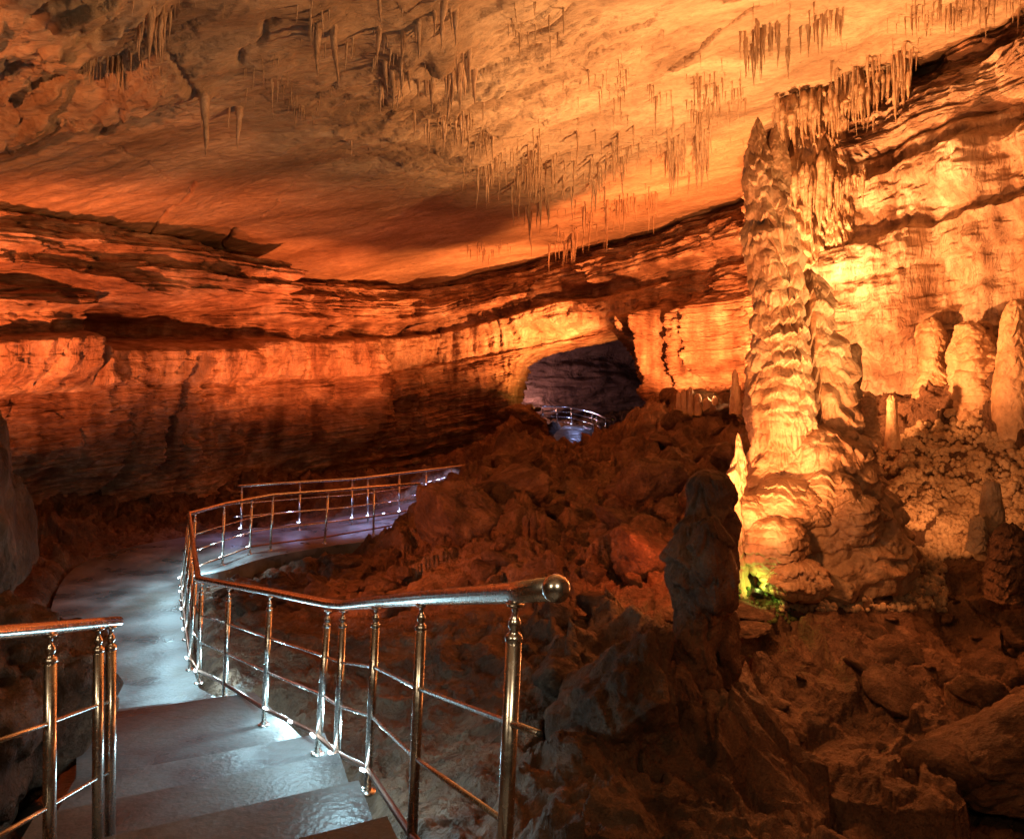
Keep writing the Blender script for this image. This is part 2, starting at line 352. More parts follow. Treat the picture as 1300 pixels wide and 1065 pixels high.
    bot = lin(px, [-200, 0, 60, 100, 160, 220, 280, 320], [330, 356, 372, 385, 398, 400, 396, 392])
    tb = (py-top)/(bot-top)
    inb = sst(-.05, .06, tb)*sst(1.06, .9, tb)
    off += blk*inb*(2.1-.45*sst(.35, .5, tb)-.35*sst(.62, .7, tb)+.25*fbm(px*.03, py*.02, 0, 3, 99))
    # dark hollow under it
    hol = np.exp(-((px-205)/105)**4-((py-412)/26)**4)
    off -= 2.1*hol
    # bulging draped columns far left
    for (bx, by, wx, wy, am) in ((18, 425, 45, 60, .95), (62, 430, 17, 55, .7), (95, 440, 15, 60, .5), (140, 465, 26, 40, .35), (193, 470, 17, 45, .3), (222, 468, 14, 40, .3), (262, 465, 22, 45, .35), (-60, 430, 40, 60, .9),
                              (310, 468, 18, 40, .25), (355, 470, 16, 42, .3), (395, 472, 12, 40, .25), (455, 505, 26, 60, .75), (430, 470, 14, 45, .3),
                              (862, 450, 14, 62, 1.7), (825, 418, 30, 14, 1.0), (895, 450, 28, 60, 1.5), (832, 436, 9, 46, 1.0), (868, 520, 40, 30, 1.5), (932, 430, 18, 60, 1.1),
                              (700, 400, 120, 22, .6), (1110, 118, 45, 22, .5), (1060, 165, 40, 35, .5), (1240, 200, 40, 50, .4), (1085, 390, 60, 70, .5)):
        off += am*np.exp(-((px-bx)/wx)**2*.9-((py-by)/wy)**4)
    for (bx, by, wx, wy, am) in ((846, 430, 5, 34, 1.1), (880, 440, 6, 50, 1.2), (918, 440, 4, 60, .8), (80, 435, 5, 50, .4), (210, 520, 5, 60, .4), (163, 590, 5, 50, .3), (1200, 330, 10, 60, .3), (205, 560, 6, 60, .4)):
        off -= am*np.exp(-((px-bx)/wx)**2-((py-by)/wy)**4)
    # dark recess near the foot of the left wall
    off -= .8*np.exp(-((px-110)/90)**2-((py-630)/45)**2)+.5*np.exp(-((px-380)/80)**2-((py-590)/30)**2)+.7*np.exp(-((px+10)/60)**2-((py-545)/14)**2)
    # bench that climbs right to left
    # the passage mouth: everything inside is pushed back, the middle left open
    jag = 9*fbm(px*.035, py*.05, 0, 4, 80)
    rl = lin(px, [626, 648, 656, 672, 778, 792, 806, 820, 850, 860], [700, 505, 462, 448, 420, 428, 462, 486, 500, 560])
    inside = sst(0, 4, (py-rl)+jag*.5)*sst(640, 650, px+jag*.4)*sst(866, 850, px+jag*.8)*sst(1600, 600, py+0*px)
    off = off-1.7*inside
    keep = (inside < .985)
    kf = keep[:-1, :-1] | keep[1:, 1:] | keep[1:, :-1] | keep[:-1, 1:]
    # clamp off
    X = X+nx[None, :]*off; Y = Y+ny[None, :]*off
    Z = Z+.03*fbm(X*2, Y*2, Z*2, 3, 90)
    co = np.stack([X, Y, Z], -1).reshape(-1, 3)
    me = mesh_np('cave_wall', co, grid_faces(nr, nc, keep=kf))
    o = link('cave_wall', me, M['wall']); me.materials.append(M['wallflow']); props(o, kind='structure')
    mk = ((zone+rightz+.25*noise(Sg*2, W*3, 0, 95)) > .5)[:-1, :-1][kf]
    me.polygons.foreach_set('material_index', mk.astype(np.int32))
build_wall()

# ---- the next chamber seen through the passage mouth
def build_far():
    nr, nc = 220, 420
    u = np.linspace(0, 1, nc)[None, :]; v = np.linspace(0, 1, nr)[:, None]
    a = math.pi*(1.12-1.24*u)
    X = 7+11*np.cos(a)+0*v; Y = 29+15*np.sin(a)+0*v
    zt = 9; Z = -1+(zt+1)*v+0*u
    inw = -sst(.45, 1.0, v)*11*sst(.4, 1, v)      # leans in to a vault
    off = 1.5*fbm(X*.18, Y*.18, Z*.5, 4, 101)+.9*fbm(X*.3, Y*.3, Z*1.6, 5, 102)-inw
    X = X-np.cos(a)*off; Y = Y-np.sin(a)*off*1.0
    co = np.stack([X, Y, Z], -1).reshape(-1, 3)
    props(link('far_cavern_wall', mesh_np('far_cavern_wall', co, grid_faces(nr, nc)), M['far']), kind='structure')
build_far()

# ------------------------------------------------------------------ walkway outline (metres)
PATH_POLY = [P(252, 873, 6.57)[:2], P(236, 812, 7.86)[:2], P(229, 752, 9.75)[:2], (-4.72, 10.6), (-4.45, 11.0), (-4.1, 11.9), (-3.3, 12.75), (-2.25, 13.6), (-1.2, 15.0), (.2, 17.6), (2.9, 21.5), (3.2, 27), (3.8, 33), (4.6, 39.6),
             (3.0, 40.2), (2.0, 33), (1.6, 27), (1.35, 22.6), (-.9, 19.2), (-2.6, 17.0), (-4.0, 15.4), (-5.5, 14.3), (-6.7, 13.0), (-6.9, 11.2), (-5.5, 8.4), (-4.3, 6.9), (-3.75, 5.0), (-3.3, 4.4), (-2.2, 4.9), (-1.95, 5.8)]
def pathz(x, y): return np.interp(y, [0, 15, 19, 23, 30, 40], [0, 0, .25, .7, .95, 1.05])
def poly_sd(x, y, poly):
    n = len(poly); d = seg_dist(x, y, list(poly)+[poly[0]])
    ins = np.zeros(np.shape(x), bool)
    for i in range(n):
        x0, y0 = poly[i]; x1, y1 = poly[(i+1) % n]
        c = ((y0 > y) != (y1 > y)) & (x < (x1-x0)*(y-y0)/((y1-y0) if y1 != y0 else 1e-9)+x0)
        ins ^= c
    return np.where(ins, -d, d)
# steps: level, far edge (right end, left end), all wind down towards the walkway
STEPS = [(.17, (-2.25, 6.05), (-3.45, 5.65)), (.34, (-2.06, 5.66), (-3.2, 5.22)), (.51, (-1.22, 4.62), (-2.5, 4.05)), (.68, (-.98, 4.02), (-2.3, 3.42)),
         (.85, (-.74, 3.42), (-2.1, 2.80)), (1.02, (-.5, 2.84), (-1.9, 2.2)), (1.19, (-.24, 2.26), (-1.7, 1.6)), (1.36, (.02, 1.66), (-1.5, 1.0)), (1.36, (.5, .4), (-1.1, -.4))]
STAIR_POLY = [s[1] for s in STEPS]+[(.9, -1.5), (-1.2, -1.5)]+[s[2] for s in reversed(STEPS)]

# ------------------------------------------------------------------ terrain
CTRL = [ # px, py, d
    (300, 760, 9.6), (380, 745, 10.6), (460, 730, 11.4), (540, 700, 11.6), (330, 820, 7.9), (450, 830, 7.6), (560, 830, 7.2), (620, 780, 8.0),
    (480, 900, 6.2), (600, 930, 5.4), (400, 880, 6.6), (700, 960, 4.6), (520, 1010, 4.6), (640, 1040, 3.9), (760, 1050, 4.0),
    (505, 668, 13.0), (560, 640, 13.2), (620, 600, 13.6), (560, 660, 12.4), (600, 650, 12.2), (620, 700, 10.6), (680, 640, 12.6), (660, 575, 16), (690, 560, 19), (740, 553, 21.5), (790, 545, 20),
    (700, 620, 14), (760, 600, 15), (760, 660, 11.5), (700, 720, 9.6), (780, 730, 8.8), (840, 600, 13), (850, 520, 17.5), (900, 513, 17), (940, 518, 16.5), (860, 560, 15), (900, 600, 12.5), (860, 660, 10.5),
    (840, 740, 8.2), (820, 830, 6.6), (900, 880, 5.6), (780, 900, 5.6), (940, 700, 9.2), (960, 770, 8.1),
    (1000, 775, 8.1), (1060, 760, 8.5), (1000, 860, 6.9), (1000, 960, 5.7), (1150, 960, 5.7), (1290, 965, 5.6), (1100, 860, 7.0), (1250, 860, 7.0), (1200, 780, 8.4), (1300, 780, 8.3), (1100, 1060, 4.8), (1300, 1060, 4.7), (900, 1050, 4.5),
    (1150, 700, 9.2), (1250, 710, 9.0), (1080, 640, 10.2), (1150, 620, 10.3), (1250, 620, 10.0), (1300, 600, 9.8), (1100, 560, 11.3), (1200, 550, 11.2), (1300, 530, 10.6), (1130, 500, 12.6), (1200, 495, 12.2), (1300, 460, 11.2),
    (1238, 462, 10.7), (1290, 442, 10.2), (1340, 425, 10.0), (1186, 490, 11.2), (1240, 500, 10.4), (668, 524, 22.0), (645, 540, 21.5), (620, 560, 20.5), (1000, 560, 12), (1050, 540, 13), (1250, 440, 12.0), (1330, 420, 11.5), (1400, 500, 10),
]
def rbf_setup():
    p = np.array([P(*c) for c in CTRL]+[(-7.5, 11, .15), (-8, 8.5, .6), (-9.5, 10, 1.1), (-7.4, 14.5, .1), (-6.2, 17.5, .2), (-3.5, 20, .3), (-1, 22.5, .5), (-11, 5, 1.8), (-7, 5, 1.2), (-6, 6.5, .5), (-4.9, 5.2, .3),
                                       (-10, 0, 1.5), (-5, 2, 1.2), (-3, 0, 1.2), (0, -3, .9), (-8, -4, 1.2), (8, -4, .2), (3, 0, .1), (7, 2, .2), (10, 6, 1.5), (2, 3, .1), (.6, 1.5, .3),
                                       (2, 26, .8), (3, 33, .9), (4, 40, 1.0), (8, 28, 2), (-3, 30, 2), (10, 42, 2), (-2, 42, 1.5), (-9, 20, 1), (12, 18, 4), (9, 14, 4.2), (12, 10, 5), (-12, 14, 2), (7, 22, 3)])
    n = len(p); A = np.zeros((n+3, n+3)); r2 = ((p[:, None, :2]-p[None, :, :2])**2).sum(-1)
    K = np.where(r2 > 0, .5*r2*np.log(r2+1e-12), 0); A[:n, :n] = K+np.eye(n)*.35
    A[:n, n] = 1; A[:n, n+1:] = p[:, :2]; A[n, :n] = 1; A[n+1:, :n] = p[:, :2].T
    return p, np.linalg.solve(A, np.concatenate([p[:, 2], [0, 0, 0]]))
RP, RW = rbf_setup()
def base_z(X, Y):
    z = RW[-3]+RW[-2]*X+RW[-1]*Y
    for (x, y, _), wv in zip(RP, RW[:-3]):
        r2 = (X-x)**2+(Y-y)**2+1e-9
        z = z+wv*.5*r2*np.log(r2)
    return z
def terr_z(X, Y, detail=True):
    X = np.asarray(X, float); Y = np.asarray(Y, float)
    z = base_z(X, Y)
    px = 650+F*X/np.maximum(Y, 2); py = HZ-F*(z-EYE)/np.maximum(Y, 2)
    pit = sst(720, 600, px)*sst(700, 760, py)
    rough = 1-.78*pit
    lowr = sst(930, 1000, px)*sst(740, 770, py); rough = rough*(1-.25*lowr)
    m = .30*fbm(X*.8, Y*.8, z*.6, 4, 201)
    rid = .30*(np.abs(fbm(X*.9, Y*.9, z, 4, 202))*2-.4)
    tt = z*3.5+X*.8+1.3*fbm(X*.7, Y*.7, 0, 3, 204); tf = tt-np.floor(tt)
    ter = .17*(sst(.0, .3, tf)-tf)
    f = .09*fbm(X*4.5, Y*4.5, 0, 5, 203)+.025*fbm(X*16, Y*16, 0, 3, 205)
    # broken clods
    cl = np.abs(fbm(X*3.2, Y*3.2, z*2, 3, 206)); clod = .16*np.minimum(cl, .3)**.7
    wx_ = .25*noise(X*2, Y*2, 0, 401); fc = .20*facets(X*1.25+wx_, Y*1.25-.3*X, 402)+.10*facets(X*3.1+wx_, Y*3.1, 403)+.035*facets(X*8+wx_, Y*8, 404)
    z = z+rough*(m+.6*rid+ter+.5*clod+fc)+pit*.02*facets(X*6, Y*6, 405)+f*(.45+.55*rough)+pit*.06*fbm(X*2.2, Y*2.2, 0, 3, 209, ridged=True)
    z = z-.36*np.exp(-((px-738)/48)**2)*sst(15, 18, Y)*sst(36, 30, Y)
    sd = poly_sd(X, Y, PATH_POLY); pz = pathz(X, Y)
    k = sst(.28, -.05, sd); z = z*(1-k)+np.minimum(z, pz-.22)*k
    k2 = sst(1.0, .28, sd)*(1-k)*sst(10.5, 13, Y)*sst(-2.0, -3.0, X); z = z-(z-np.minimum(z, pz-.1))*k2*.6
    sd2 = poly_sd(X, Y, STAIR_POLY); k = sst(.45, .05, sd2); z = z*(1-k)+np.minimum(z, -.25+.0*X)*k
    return z
def build_floor():
    nr, nc = 950, 900
    v = np.linspace(0, 1, nr)[:, None]; u = np.linspace(-1, 1, nc)[None, :]
    Y = np.where(v < .06, -5+v/.06*7.2, 2.2*(44/2.2)**((v-.06)/.94))+0*u
    X = u*(3.4+.78*np.maximum(Y, 0))
    X = X+(1.3*np.maximum(Y-20, 0)*.12)
    Z = terr_z(X, Y)
    # sideways roughness so lumps undercut a little
    X2 = X+.06*fbm(X*3, Y*3, Z*3, 3, 220); Y2 = Y+.06*fbm(X*3, Y*3, Z*3, 3, 221)
    sd = poly_sd(X, Y, PATH_POLY); q = sst(0, .5, sd); X2 = X+(X2-X)*q; Y2 = Y+(Y2-Y)*q
    co = np.stack([X2, Y2, Z], -1).reshape(-1, 3)
    props(link('ground', mesh_np('ground', co, grid_faces(nr, nc)), M['floor']), kind='structure')
build_floor()

# ---- walkway slab
def build_path():
    # walk the outline at fine spacing
    pts = []
    n = len(PATH_POLY)
    cc = catmull([PATH_POLY[i] for i in range(0, 14)], 0)[::12]
    c2 = catmull([PATH_POLY[i] for i in range(14, 26)], 0)[::12]
    pts = [tuple(p) for p in cc]+[tuple(p) for p in c2]+list(PATH_POLY[26:])
    bm = bmesh.new()
    tv = [bm.verts.new((x, y, float(pathz(x, y)))) for x, y in pts]
    bv = [bm.verts.new((x, y, float(pathz(x, y))-.32)) for x, y in pts]
    f = bm.faces.new(tv); k = len(pts)
    if f.normal.z < 0: f.normal_flip()
    for i in range(k):
        bm.faces.new((tv[i], tv[(i+1) % k], bv[(i+1) % k], bv[i]))
    bmesh.ops.recalc_face_normals(bm, faces=bm.faces)
    bmesh.ops.triangulate(bm, faces=[f])
    me = bpy.data.meshes.new('path'); bm.to_mesh(me); bm.free()
    props(link('path', me, M['path'], smooth=False), kind='structure')
build_path()
def build_steps():
    root = empty('stairs', (-1.6, 4.5, 0)); root['kind'] = 'structure'
    for i in range(len(STEPS)):
        z, r0, l0 = STEPS[i]
        if i+1 < len(STEPS): _, r1, l1 = STEPS[i+1]
        else: r1, l1 = (.9, -1.5), (-1.2, -1.5)
        ov = .03
        dx, dy = (r1[0]-r0[0]), (r1[1]-r0[1]); L_ = math.hypot(dx, dy)
        r1 = (r1[0]+dx/L_*ov, r1[1]+dy/L_*ov); l1 = (l1[0]+dx/L_*ov, l1[1]+dy/L_*ov)
        bm = bmesh.new()
        t = [bm.verts.new((x, y, z)) for x, y in (r0, l0, l1, r1)]; b_ = [bm.verts.new((x, y, -.6)) for x, y in (r0, l0, l1, r1)]
        bm.faces.new(t); bm.faces.new(b_)
        for k in range(4): bm.faces.new((t[k], t[(k+1) % 4], b_[(k+1) % 4], b_[k]))
        bmesh.ops.recalc_face_normals(bm, faces=bm.faces)
        bmesh.ops.bevel(bm, geom=[e for e in bm.edges if all(v.co.z == z for v in e.verts)], offset=.012, segments=2, affect='EDGES')
        me = bpy.data.meshes.new('step'); bm.to_mesh(me); bm.free()
        o = link('step', me, M['path'], root, smooth=False); me.transform(Matrix.Translation(-root.location))
build_steps()

# ------------------------------------------------------------------ tubes and small parts
def tube_arrays(pts, rad, ns=10, caps=True):
    pts = [Vector(p) for p in pts]; n = len(pts)
    if not hasattr(rad, '__len__'): rad = [rad]*n
    vs = []; fs = []; ref = None
    for i, p in enumerate(pts):
        t = (pts[min(i+1, n-1)]-pts[max(i-1, 0)]).normalized()
        if ref is None:
            ref = Vector((0, 0, 1)) if abs(t.z) < .9 else Vector((1, 0, 0))
        a = (ref-t*ref.dot(t)).normalized(); b_ = t.cross(a); ref = a
        for k in range(ns):
            th = 2*math.pi*k/ns; vs.append(p+(a*math.cos(th)+b_*math.sin(th))*rad[i])
    for i in range(n-1):
        for k in range(ns):
            fs.append((i*ns+k, i*ns+(k+1) % ns, (i+1)*ns+(k+1) % ns, (i+1)*ns+k))
    if caps:
        fs.append(tuple(reversed(range(ns)))); fs.append(tuple((n-1)*ns+k for k in range(ns)))
    return vs, fs
def merge(parts):
    V = []; Fc = []
    for vs, fs in parts:
        o = len(V); V += [tuple(v) for v in vs]; Fc += [tuple(i+o for i in f) for f in fs]
    return V, Fc
def tube_obj(name, parts, mat, parent, base=(0, 0, 0)):
    V, Fc = merge(parts); me = bpy.data.meshes.new(name)
    V = [(v[0]-base[0], v[1]-base[1], v[2]-base[2]) for v in V]
    me.from_pydata(V, [], Fc); me.update(); return link(name, me, mat, parent)
def lathe(prof, ns=16):
    vs = []; fs = []
    for r_, z in prof:
        for k in range(ns): vs.append((r_*math.cos(2*math.pi*k/ns), r_*math.sin(2*math.pi*k/ns), z))
    for i in range(len(prof)-1):
        for k in range(ns): fs.append((i*ns+k, i*ns+(k+1) % ns, (i+1)*ns+(k+1) % ns, (i+1)*ns+k))
    fs.append(tuple(reversed(range(ns)))); fs.append(tuple((len(prof)-1)*ns+k for k in range(ns)))
    return vs, fs
def me_from(name, vf, mat):
    me = bpy.data.meshes.new(name); me.from_pydata([tuple(v) for v in vf[0]], [], vf[1]); me.update(); me.materials.append(mat); return me
# shared post meshes: unit height post, its cap with ball and saddle, its foot plate
PR = .021
POST = me_from('post', lathe([(PR, 0), (PR, 1)], 18), M['steel'])
cap = merge([lathe([(PR, 0), (PR*1.12, .002), (PR*1.12, .014), (PR*.9, .02), (.013, .024), (.013, .034), (.017, .040), (.017, .052), (.013, .060), (.008, .066), (.008, .088), (.022, .094), (.024, .100)], 16)])
CAPM = me_from('post_cap', cap, M['steel'])
FOOT = me_from('base_plate', lathe([(.042, 0), (.042, .006), (.03, .010), (.0215, .016)], 18), M['steel'])
LEDM = {}
for key in ('led', 'ledb'):
    LEDM[key] = me_from('led_light', lathe([(.006, -.03), (.009, -.026), (.009, .026), (.006, .03)], 8), M[key])
for mm in (POST, CAPM, FOOT): mm.polygons.foreach_set('use_smooth', [True]*len(mm.polygons))

def put(name, me, parent, base, loc, direction=(0, 0, 1), sz=1.0, s=1.0):
    o = bpy.data.objects.new(name, me); COL.objects.link(o); o.parent = parent
    q = Vector((0, 0, 1)).rotation_difference(Vector(direction).normalized())
    o.rotation_mode = 'QUATERNION'; o.rotation_quaternion = q
    o.location = Vector(loc)-Vector(base); o.scale = (s, s, s*sz); return o
def railing(rail_pts, posts, label, bars=(.36, .62), channel=.12, base=None, group=None, rr=.027, end_ball=None, leds=(), led='led', ledpow=3, ledcol=COOL, ext=0, chan=True, stub=0, name='railing', breaks=None, thick=1):
    """rail_pts: axis of the handrail; posts: (foot, top) pairs; bars: fractions down from the rail"""
    base = base or posts[0][0]
    root = empty(name, base); props(root, label, 'railing', group)
    hp = [Vector(p) for p in rail_pts]
    tube_obj('handrail', [tube_arrays(hp, rr, 20)], M['steel'], root, base)
    if end_ball:
        bm = bmesh.new(); bmesh.ops.create_uvsphere(bm, u_segments=24, v_segments=16, radius=rr*1.16)
        bmesh.ops.translate(bm, vec=Vector(end_ball)-Vector(base), verts=bm.verts)
        me = bpy.data.meshes.new('end_ball'); bm.to_mesh(me); bm.free(); link('end_ball', me, M['steel'], root)
    for foot, top in posts:
        f = Vector(foot); t = Vector(top); v = t-f; h = v.length; hh = h-.1-rr
        pm = POST.copy(); pm.transform(Matrix.Diagonal((thick, thick, hh, 1)))
        po = put('post', pm, root, base, f, v)
        c = bpy.data.objects.new('post_cap', CAPM); COL.objects.link(c); c.parent = po; c.location = (0, 0, hh)
        p = bpy.data.objects.new('base_plate', FOOT); COL.objects.link(p); p.parent = po; p.location = (0, 0, .002)
    br = breaks or [list(range(len(posts)))]
    for idx in br:
        for fr in bars:
            pp = [Vector(posts[i][1]).lerp(Vector(posts[i][0]), fr) for i in idx]
            if ext: pp = [pp[0]+(pp[0]-pp[1]).normalized()*ext]+pp
            if stub and idx is br[0] and fr == bars[0]: pp = [pp[0]+(pp[0]-pp[1]).normalized()*stub]+pp; tube_obj('bar_cap', [tube_arrays([pp[0], pp[0]+(pp[0]-pp[1]).normalized()*.006], .0078, 10)], M['black'], root, base)
            tube_obj('crossbar', [tube_arrays(pp, .0085*thick, 10)], M['steel'], root, base)
        if chan:
            pp = [Vector(posts[i][0])+Vector((0, 0, channel)) for i in idx]
            tube_obj('led_channel', [tube_arrays(pp, .015, 8)], M['channel'], root, base)
    for lp in leds:
        lp = Vector(lp); q_ = sorted(range(len(posts)), key=lambda i_: (Vector(posts[i_][0])-lp).length)[:2]; lead = Vector(posts[q_[1]][0])-Vector(posts[q_[0]][0])
        put('led_light', LEDM[led], root, base, lp, lead)
        lb = lp+Vector((-.10, -.06, .42)); lamp('led_bulb', lb, ledpow, ledcol, .04, 'SPOT', lb+Vector((-.12, 0, -1)), 150, .5)
    return root

# ---- main railing: from the near end down the stair, along the walkway and round its bend
def PZ(px, py, z): d = (EYE-z)*F/(py-HZ); return ((px-650)/F*d, d, z)
mp_ = []   # (foot, top)
near = [((643, 1.85), 1.21), ((528, 2.80), .94), ((468, 3.62), .70), ((428, 4.12), .53)]
tops = [(655, 752, 1.85), (536, 758, 2.80), (478, 764, 3.62), (436, 768, 4.12)]
feet_z = [1.19, .85, .68, .51]
for (tp, fz) in zip(tops, feet_z):
    t = P(*tp); mp_.append(((t[0]-.045, t[1], fz), t))
mp_.append((PZ(403, 957, .51), P(417, 769, 4.36)))
mp_.append((PZ(335, 920, .34), P(343, 752, 5.1)))
mp_.append((PZ(285, 886, .17), P(291, 743, 5.95)))
c1 = P(252, 735, 6.66)
mp_.append((PZ(252, 867, 0), P(256, 737, 6.66)))
c2 = P(240, 652, 10.4)
for k, (fx, fy) in enumerate(((241, 850), (236, 812), (233, 785), (231, 762), (230, 744))):
    f = PZ(fx, fy, 0); d = f[1]; u = (1/d-1/6.66)/(1/10.4-1/6.66)
    tp = (250+(240-250)*u, 735+(652-735)*u); mp_.append((f, P(tp[0], tp[1], d)))
mp_.append((PZ(244, 731, 0), P(248, 651, 10.55)))
far_posts = [((282, 717), (285, 641)), ((317, 703), (320, 634)), ((343, 699), (347, 629)), ((412, 690), (417, 624)), ((474, 679), (475, 619)), ((530, 668), (533, 615))]
for f, t in far_posts:
    fp = PZ(f[0], f[1], 0); mp_.append((fp, P(t[0], t[1], fp[1])))
rail = [P(706, 747, 1.62), P(655, 752, 1.85), P(536, 759, 2.80), P(478, 764, 3.62), P(436, 768, 4.12), P(417, 766, 4.36), P(343, 751, 5.1), P(291, 742, 5.95), c1, P(245, 690, 8.35), c2] + [P(t[0], t[1]-1, PZ(f[0], f[1], 0)[1]) for f, t in far_posts]
def led_on(i, h=.12):
    f, t = mp_[i]; f = Vector(f); return f+Vector((-.02, -.03, h))
leds = [led_on(i, .13) for i in (2, 4, 7, 8, 9, 10, 11, 12, 14, 15)]
def mid(i, j, u, h=.13): return Vector(mp_[i][0]).lerp(Vector(mp_[j][0]), u)+Vector((0, -.02, h))
leds += [mid(4, 5, .45), mid(5, 6, -.05, .14), led_on(3, .13)]
railing(rail, mp_, 'long steel railing with a round ball end, running down the stair and round the bend',
        bars=(.34, .60), base=mp_[7][0], end_ball=P(706, 747, 1.60), leds=leds, ledpow=13, ledcol=COOL, breaks=[list(range(0, 8)), list(range(7, 14)), list(range(13, 20))], rr=.028, stub=.2)
for i_, pw_ in ((3, 9), (4, 10), (5, 14), (6, 12), (7, 10), (13, 12)):
    f_ = Vector(mp_[i_][0]); lamp('led_bulb', f_+Vector((.16, .1, .12)), pw_, COOL, .03)
for o_ in bpy.data.objects:
    if o_.type == 'LIGHT' and o_.name.startswith('led_bulb') and o_.data.type == 'SPOT': o_.data.energy *= .7 if o_.location.y < 5.6 else 1.7
# ---- railing on the far side of the walkway bend
bp_ = []
for (fx, fy), (tx_, ty_) in (((306, 681), (307, 617)), ((380, 673), (381, 612)), ((447, 667), (447, 608)), ((467, 664), (467, 606)), ((507, 658), (507, 601)), ((541, 646), (541, 597)), ((573, 634), (573, 593)), ((601, 622), (601, 590))):
    z = lin(fx, [300, 507, 541, 573, 620], [0, 0, .08, .2, .42]); d = (EYE-z)*F/(fy-HZ) if fx < 520 else lin(fx, [507, 541, 573, 601], [15.7, 16.9, 18.0, 19.2])
    if fx >= 520: fy = HZ+(EYE-z)*F/d
    f = ((fx-650)/F*d, d, float((EYE-(fy-HZ)*d/F))); bp_.append((f, P(tx_, ty_, d)))
rl = [P(298, 617, 13.75)]+[b_[1] for b_ in bp_]+[P(620, 587, 19.8)]
bl = [Vector(b_[0])+Vector((0, -.05, .17)) for b_ in bp_[:7]]+[Vector(bp_[i][0]).lerp(Vector(bp_[i+1][0]), u)+Vector((0, -.05, .17)) for i, u in ((3, .5), (5, .35), (5, .7), (6, .5))]
railing(rl, bp_, 'straight steel railing at the back edge of the walkway below the dark rock wall', bars=(.34, .60), base=bp_[0][0], leds=bl, led='ledb', ledpow=12, ledcol=BLUE, ext=.15)
# ---- near left railing
lp_ = []
for (tx_, ty_, d), fz in (((-40, 806, 2.1), .98), ((64, 797, 2.5), .9), ((125, 790, 2.95), .75), ((141, 788, 3.05), .72)):
    t = P(tx_, ty_, d); lp_.append(((t[0]-.005, t[1], fz), t))
lr = [P(-140, 815, 1.8), P(-40, 806, 2.1), P(64, 797, 2.5), P(125, 791, 2.95), P(150, 789, 3.12)]
railing(lr, lp_, 'short steel railing in the lower left corner with two posts close together at its end', bars=(.34, .64), base=lp_[1][0], chan=False, rr=.023)
# ---- far railing in the passage
fr_ = []
for (fx, fy), (tx_, ty_), d in (((689, 537), (689, 516), 38), ((707, 538), (707, 516), 38.5), ((726, 540), (725, 517), 39), ((752, 549), (752, 524), 36), ((758, 551), (758, 526), 35), ((769, 556), (769, 531), 33.5)):
    fr_.append((P(fx, fy, d), P(tx_, ty_, d)))
railing([P(686, 515, 37.9)]+[a[1] for a in fr_]+[P(779, 533, 33)], fr_, 'small distant steel railing curving through the dark passage mouth', bars=(.3, .58), base=fr_[2][0],
        leds=[P(725, 538, 38.8), P(741, 542, 37.3)], led='ledb', ledpow=22, ledcol=BLUE, rr=.04, thick=1.7)

# ------------------------------------------------------------------ flowstone bodies
def flow_np(cx, cy, z0, z1, rf, nth=220, nz=320, band=.22, bamp=.06, flute=.03, drip=.10, seed=0, lumps=.05, yscale=1.0, cxf=None, cap=True, fine=.01, dripf=5.0, tapr=.13):
    th = np.linspace(0, 2*math.pi, nth, endpoint=False)[None, :]; z = np.linspace(z0, z1, nz)[:, None]
    R = rf(z)+0*th; c, s = np.cos(th), np.sin(th)
    xx = R*c; yy = R*s; zz = z+0*th
    rm = float(np.mean(R)) + 1e-3
    dn = noise(c*dripf, s*dripf, zz*.35, seed+1)
    dn2 = noise(c*dripf*2.6, s*dripf*2.6, zz*.5, seed+2)
    ph = (zz+band*1.5*noise(zz*.8+seed, 0*zz+.3, 0*zz+.7, seed+71)+band*.45*noise(zz*3.3, c*1.5, s*1.5, seed+72)+band*.55*noise(c*2.2+9, s*2.2, zz*.25, seed+41)+drip*np.abs(dn)+drip*.5*np.abs(dn2)+.35*band*2*noise(c*1.2, s*1.2, zz*1.1, seed+3))/band
    fr = ph-np.floor(ph); ba = .55+.45*_h(np.floor(ph), np.floor(ph)*0, np.floor(ph)*0+seed, 9)
    saw = (1-fr)**1.1*sst(0, .14, fr)
    saw = np.minimum(saw, .8)*sst(0, .3, fr)**.5
    ths = th+.12*noise(zz*2, c, s, seed+60)
    ku = max(4., round(6.283*rm/.13))/6.283; kv = 1/max(.16, band*1.5)
    fing = 1-np.minimum(cells(ths*ku, zz*kv, seed+61), 1)**2           # long rounded fingers
    knob = 1-np.minimum(cells(ths*ku*.75, zz/max(.06, band*.62), seed+62), 1)**2   # cushions
    md = .12+1.15*sst(-.4, .55, noise(c*1.9, s*1.9, zz*1.4, seed+21)+.4*noise(c*5, s*5, zz*3, seed+22))
    d = bamp*ba*saw*md+flute*1.6*fing*(.35+saw)+bamp*.75*knob*(1.25-md*.6)
    d = d+lumps*fbm(xx*2.2+seed, yy*2.2, zz*1.6, 3, seed+7)+fine*fbm(xx*14, yy*14, zz*10, 3, seed+8)
    tap = np.clip(R/(tapr+0*R), 0, 1); d = d*(.25+.75*tap)
    Rn = np.maximum(R+d, .002)
    ox = cxf(z) if cxf else 0
    X = cx+ox+Rn*c; Y = cy+Rn*s*yscale
    zo = zz+.03*noise(c*2, s*2, zz*3, seed+11)
    return np.stack([X, Y, zo], -1)
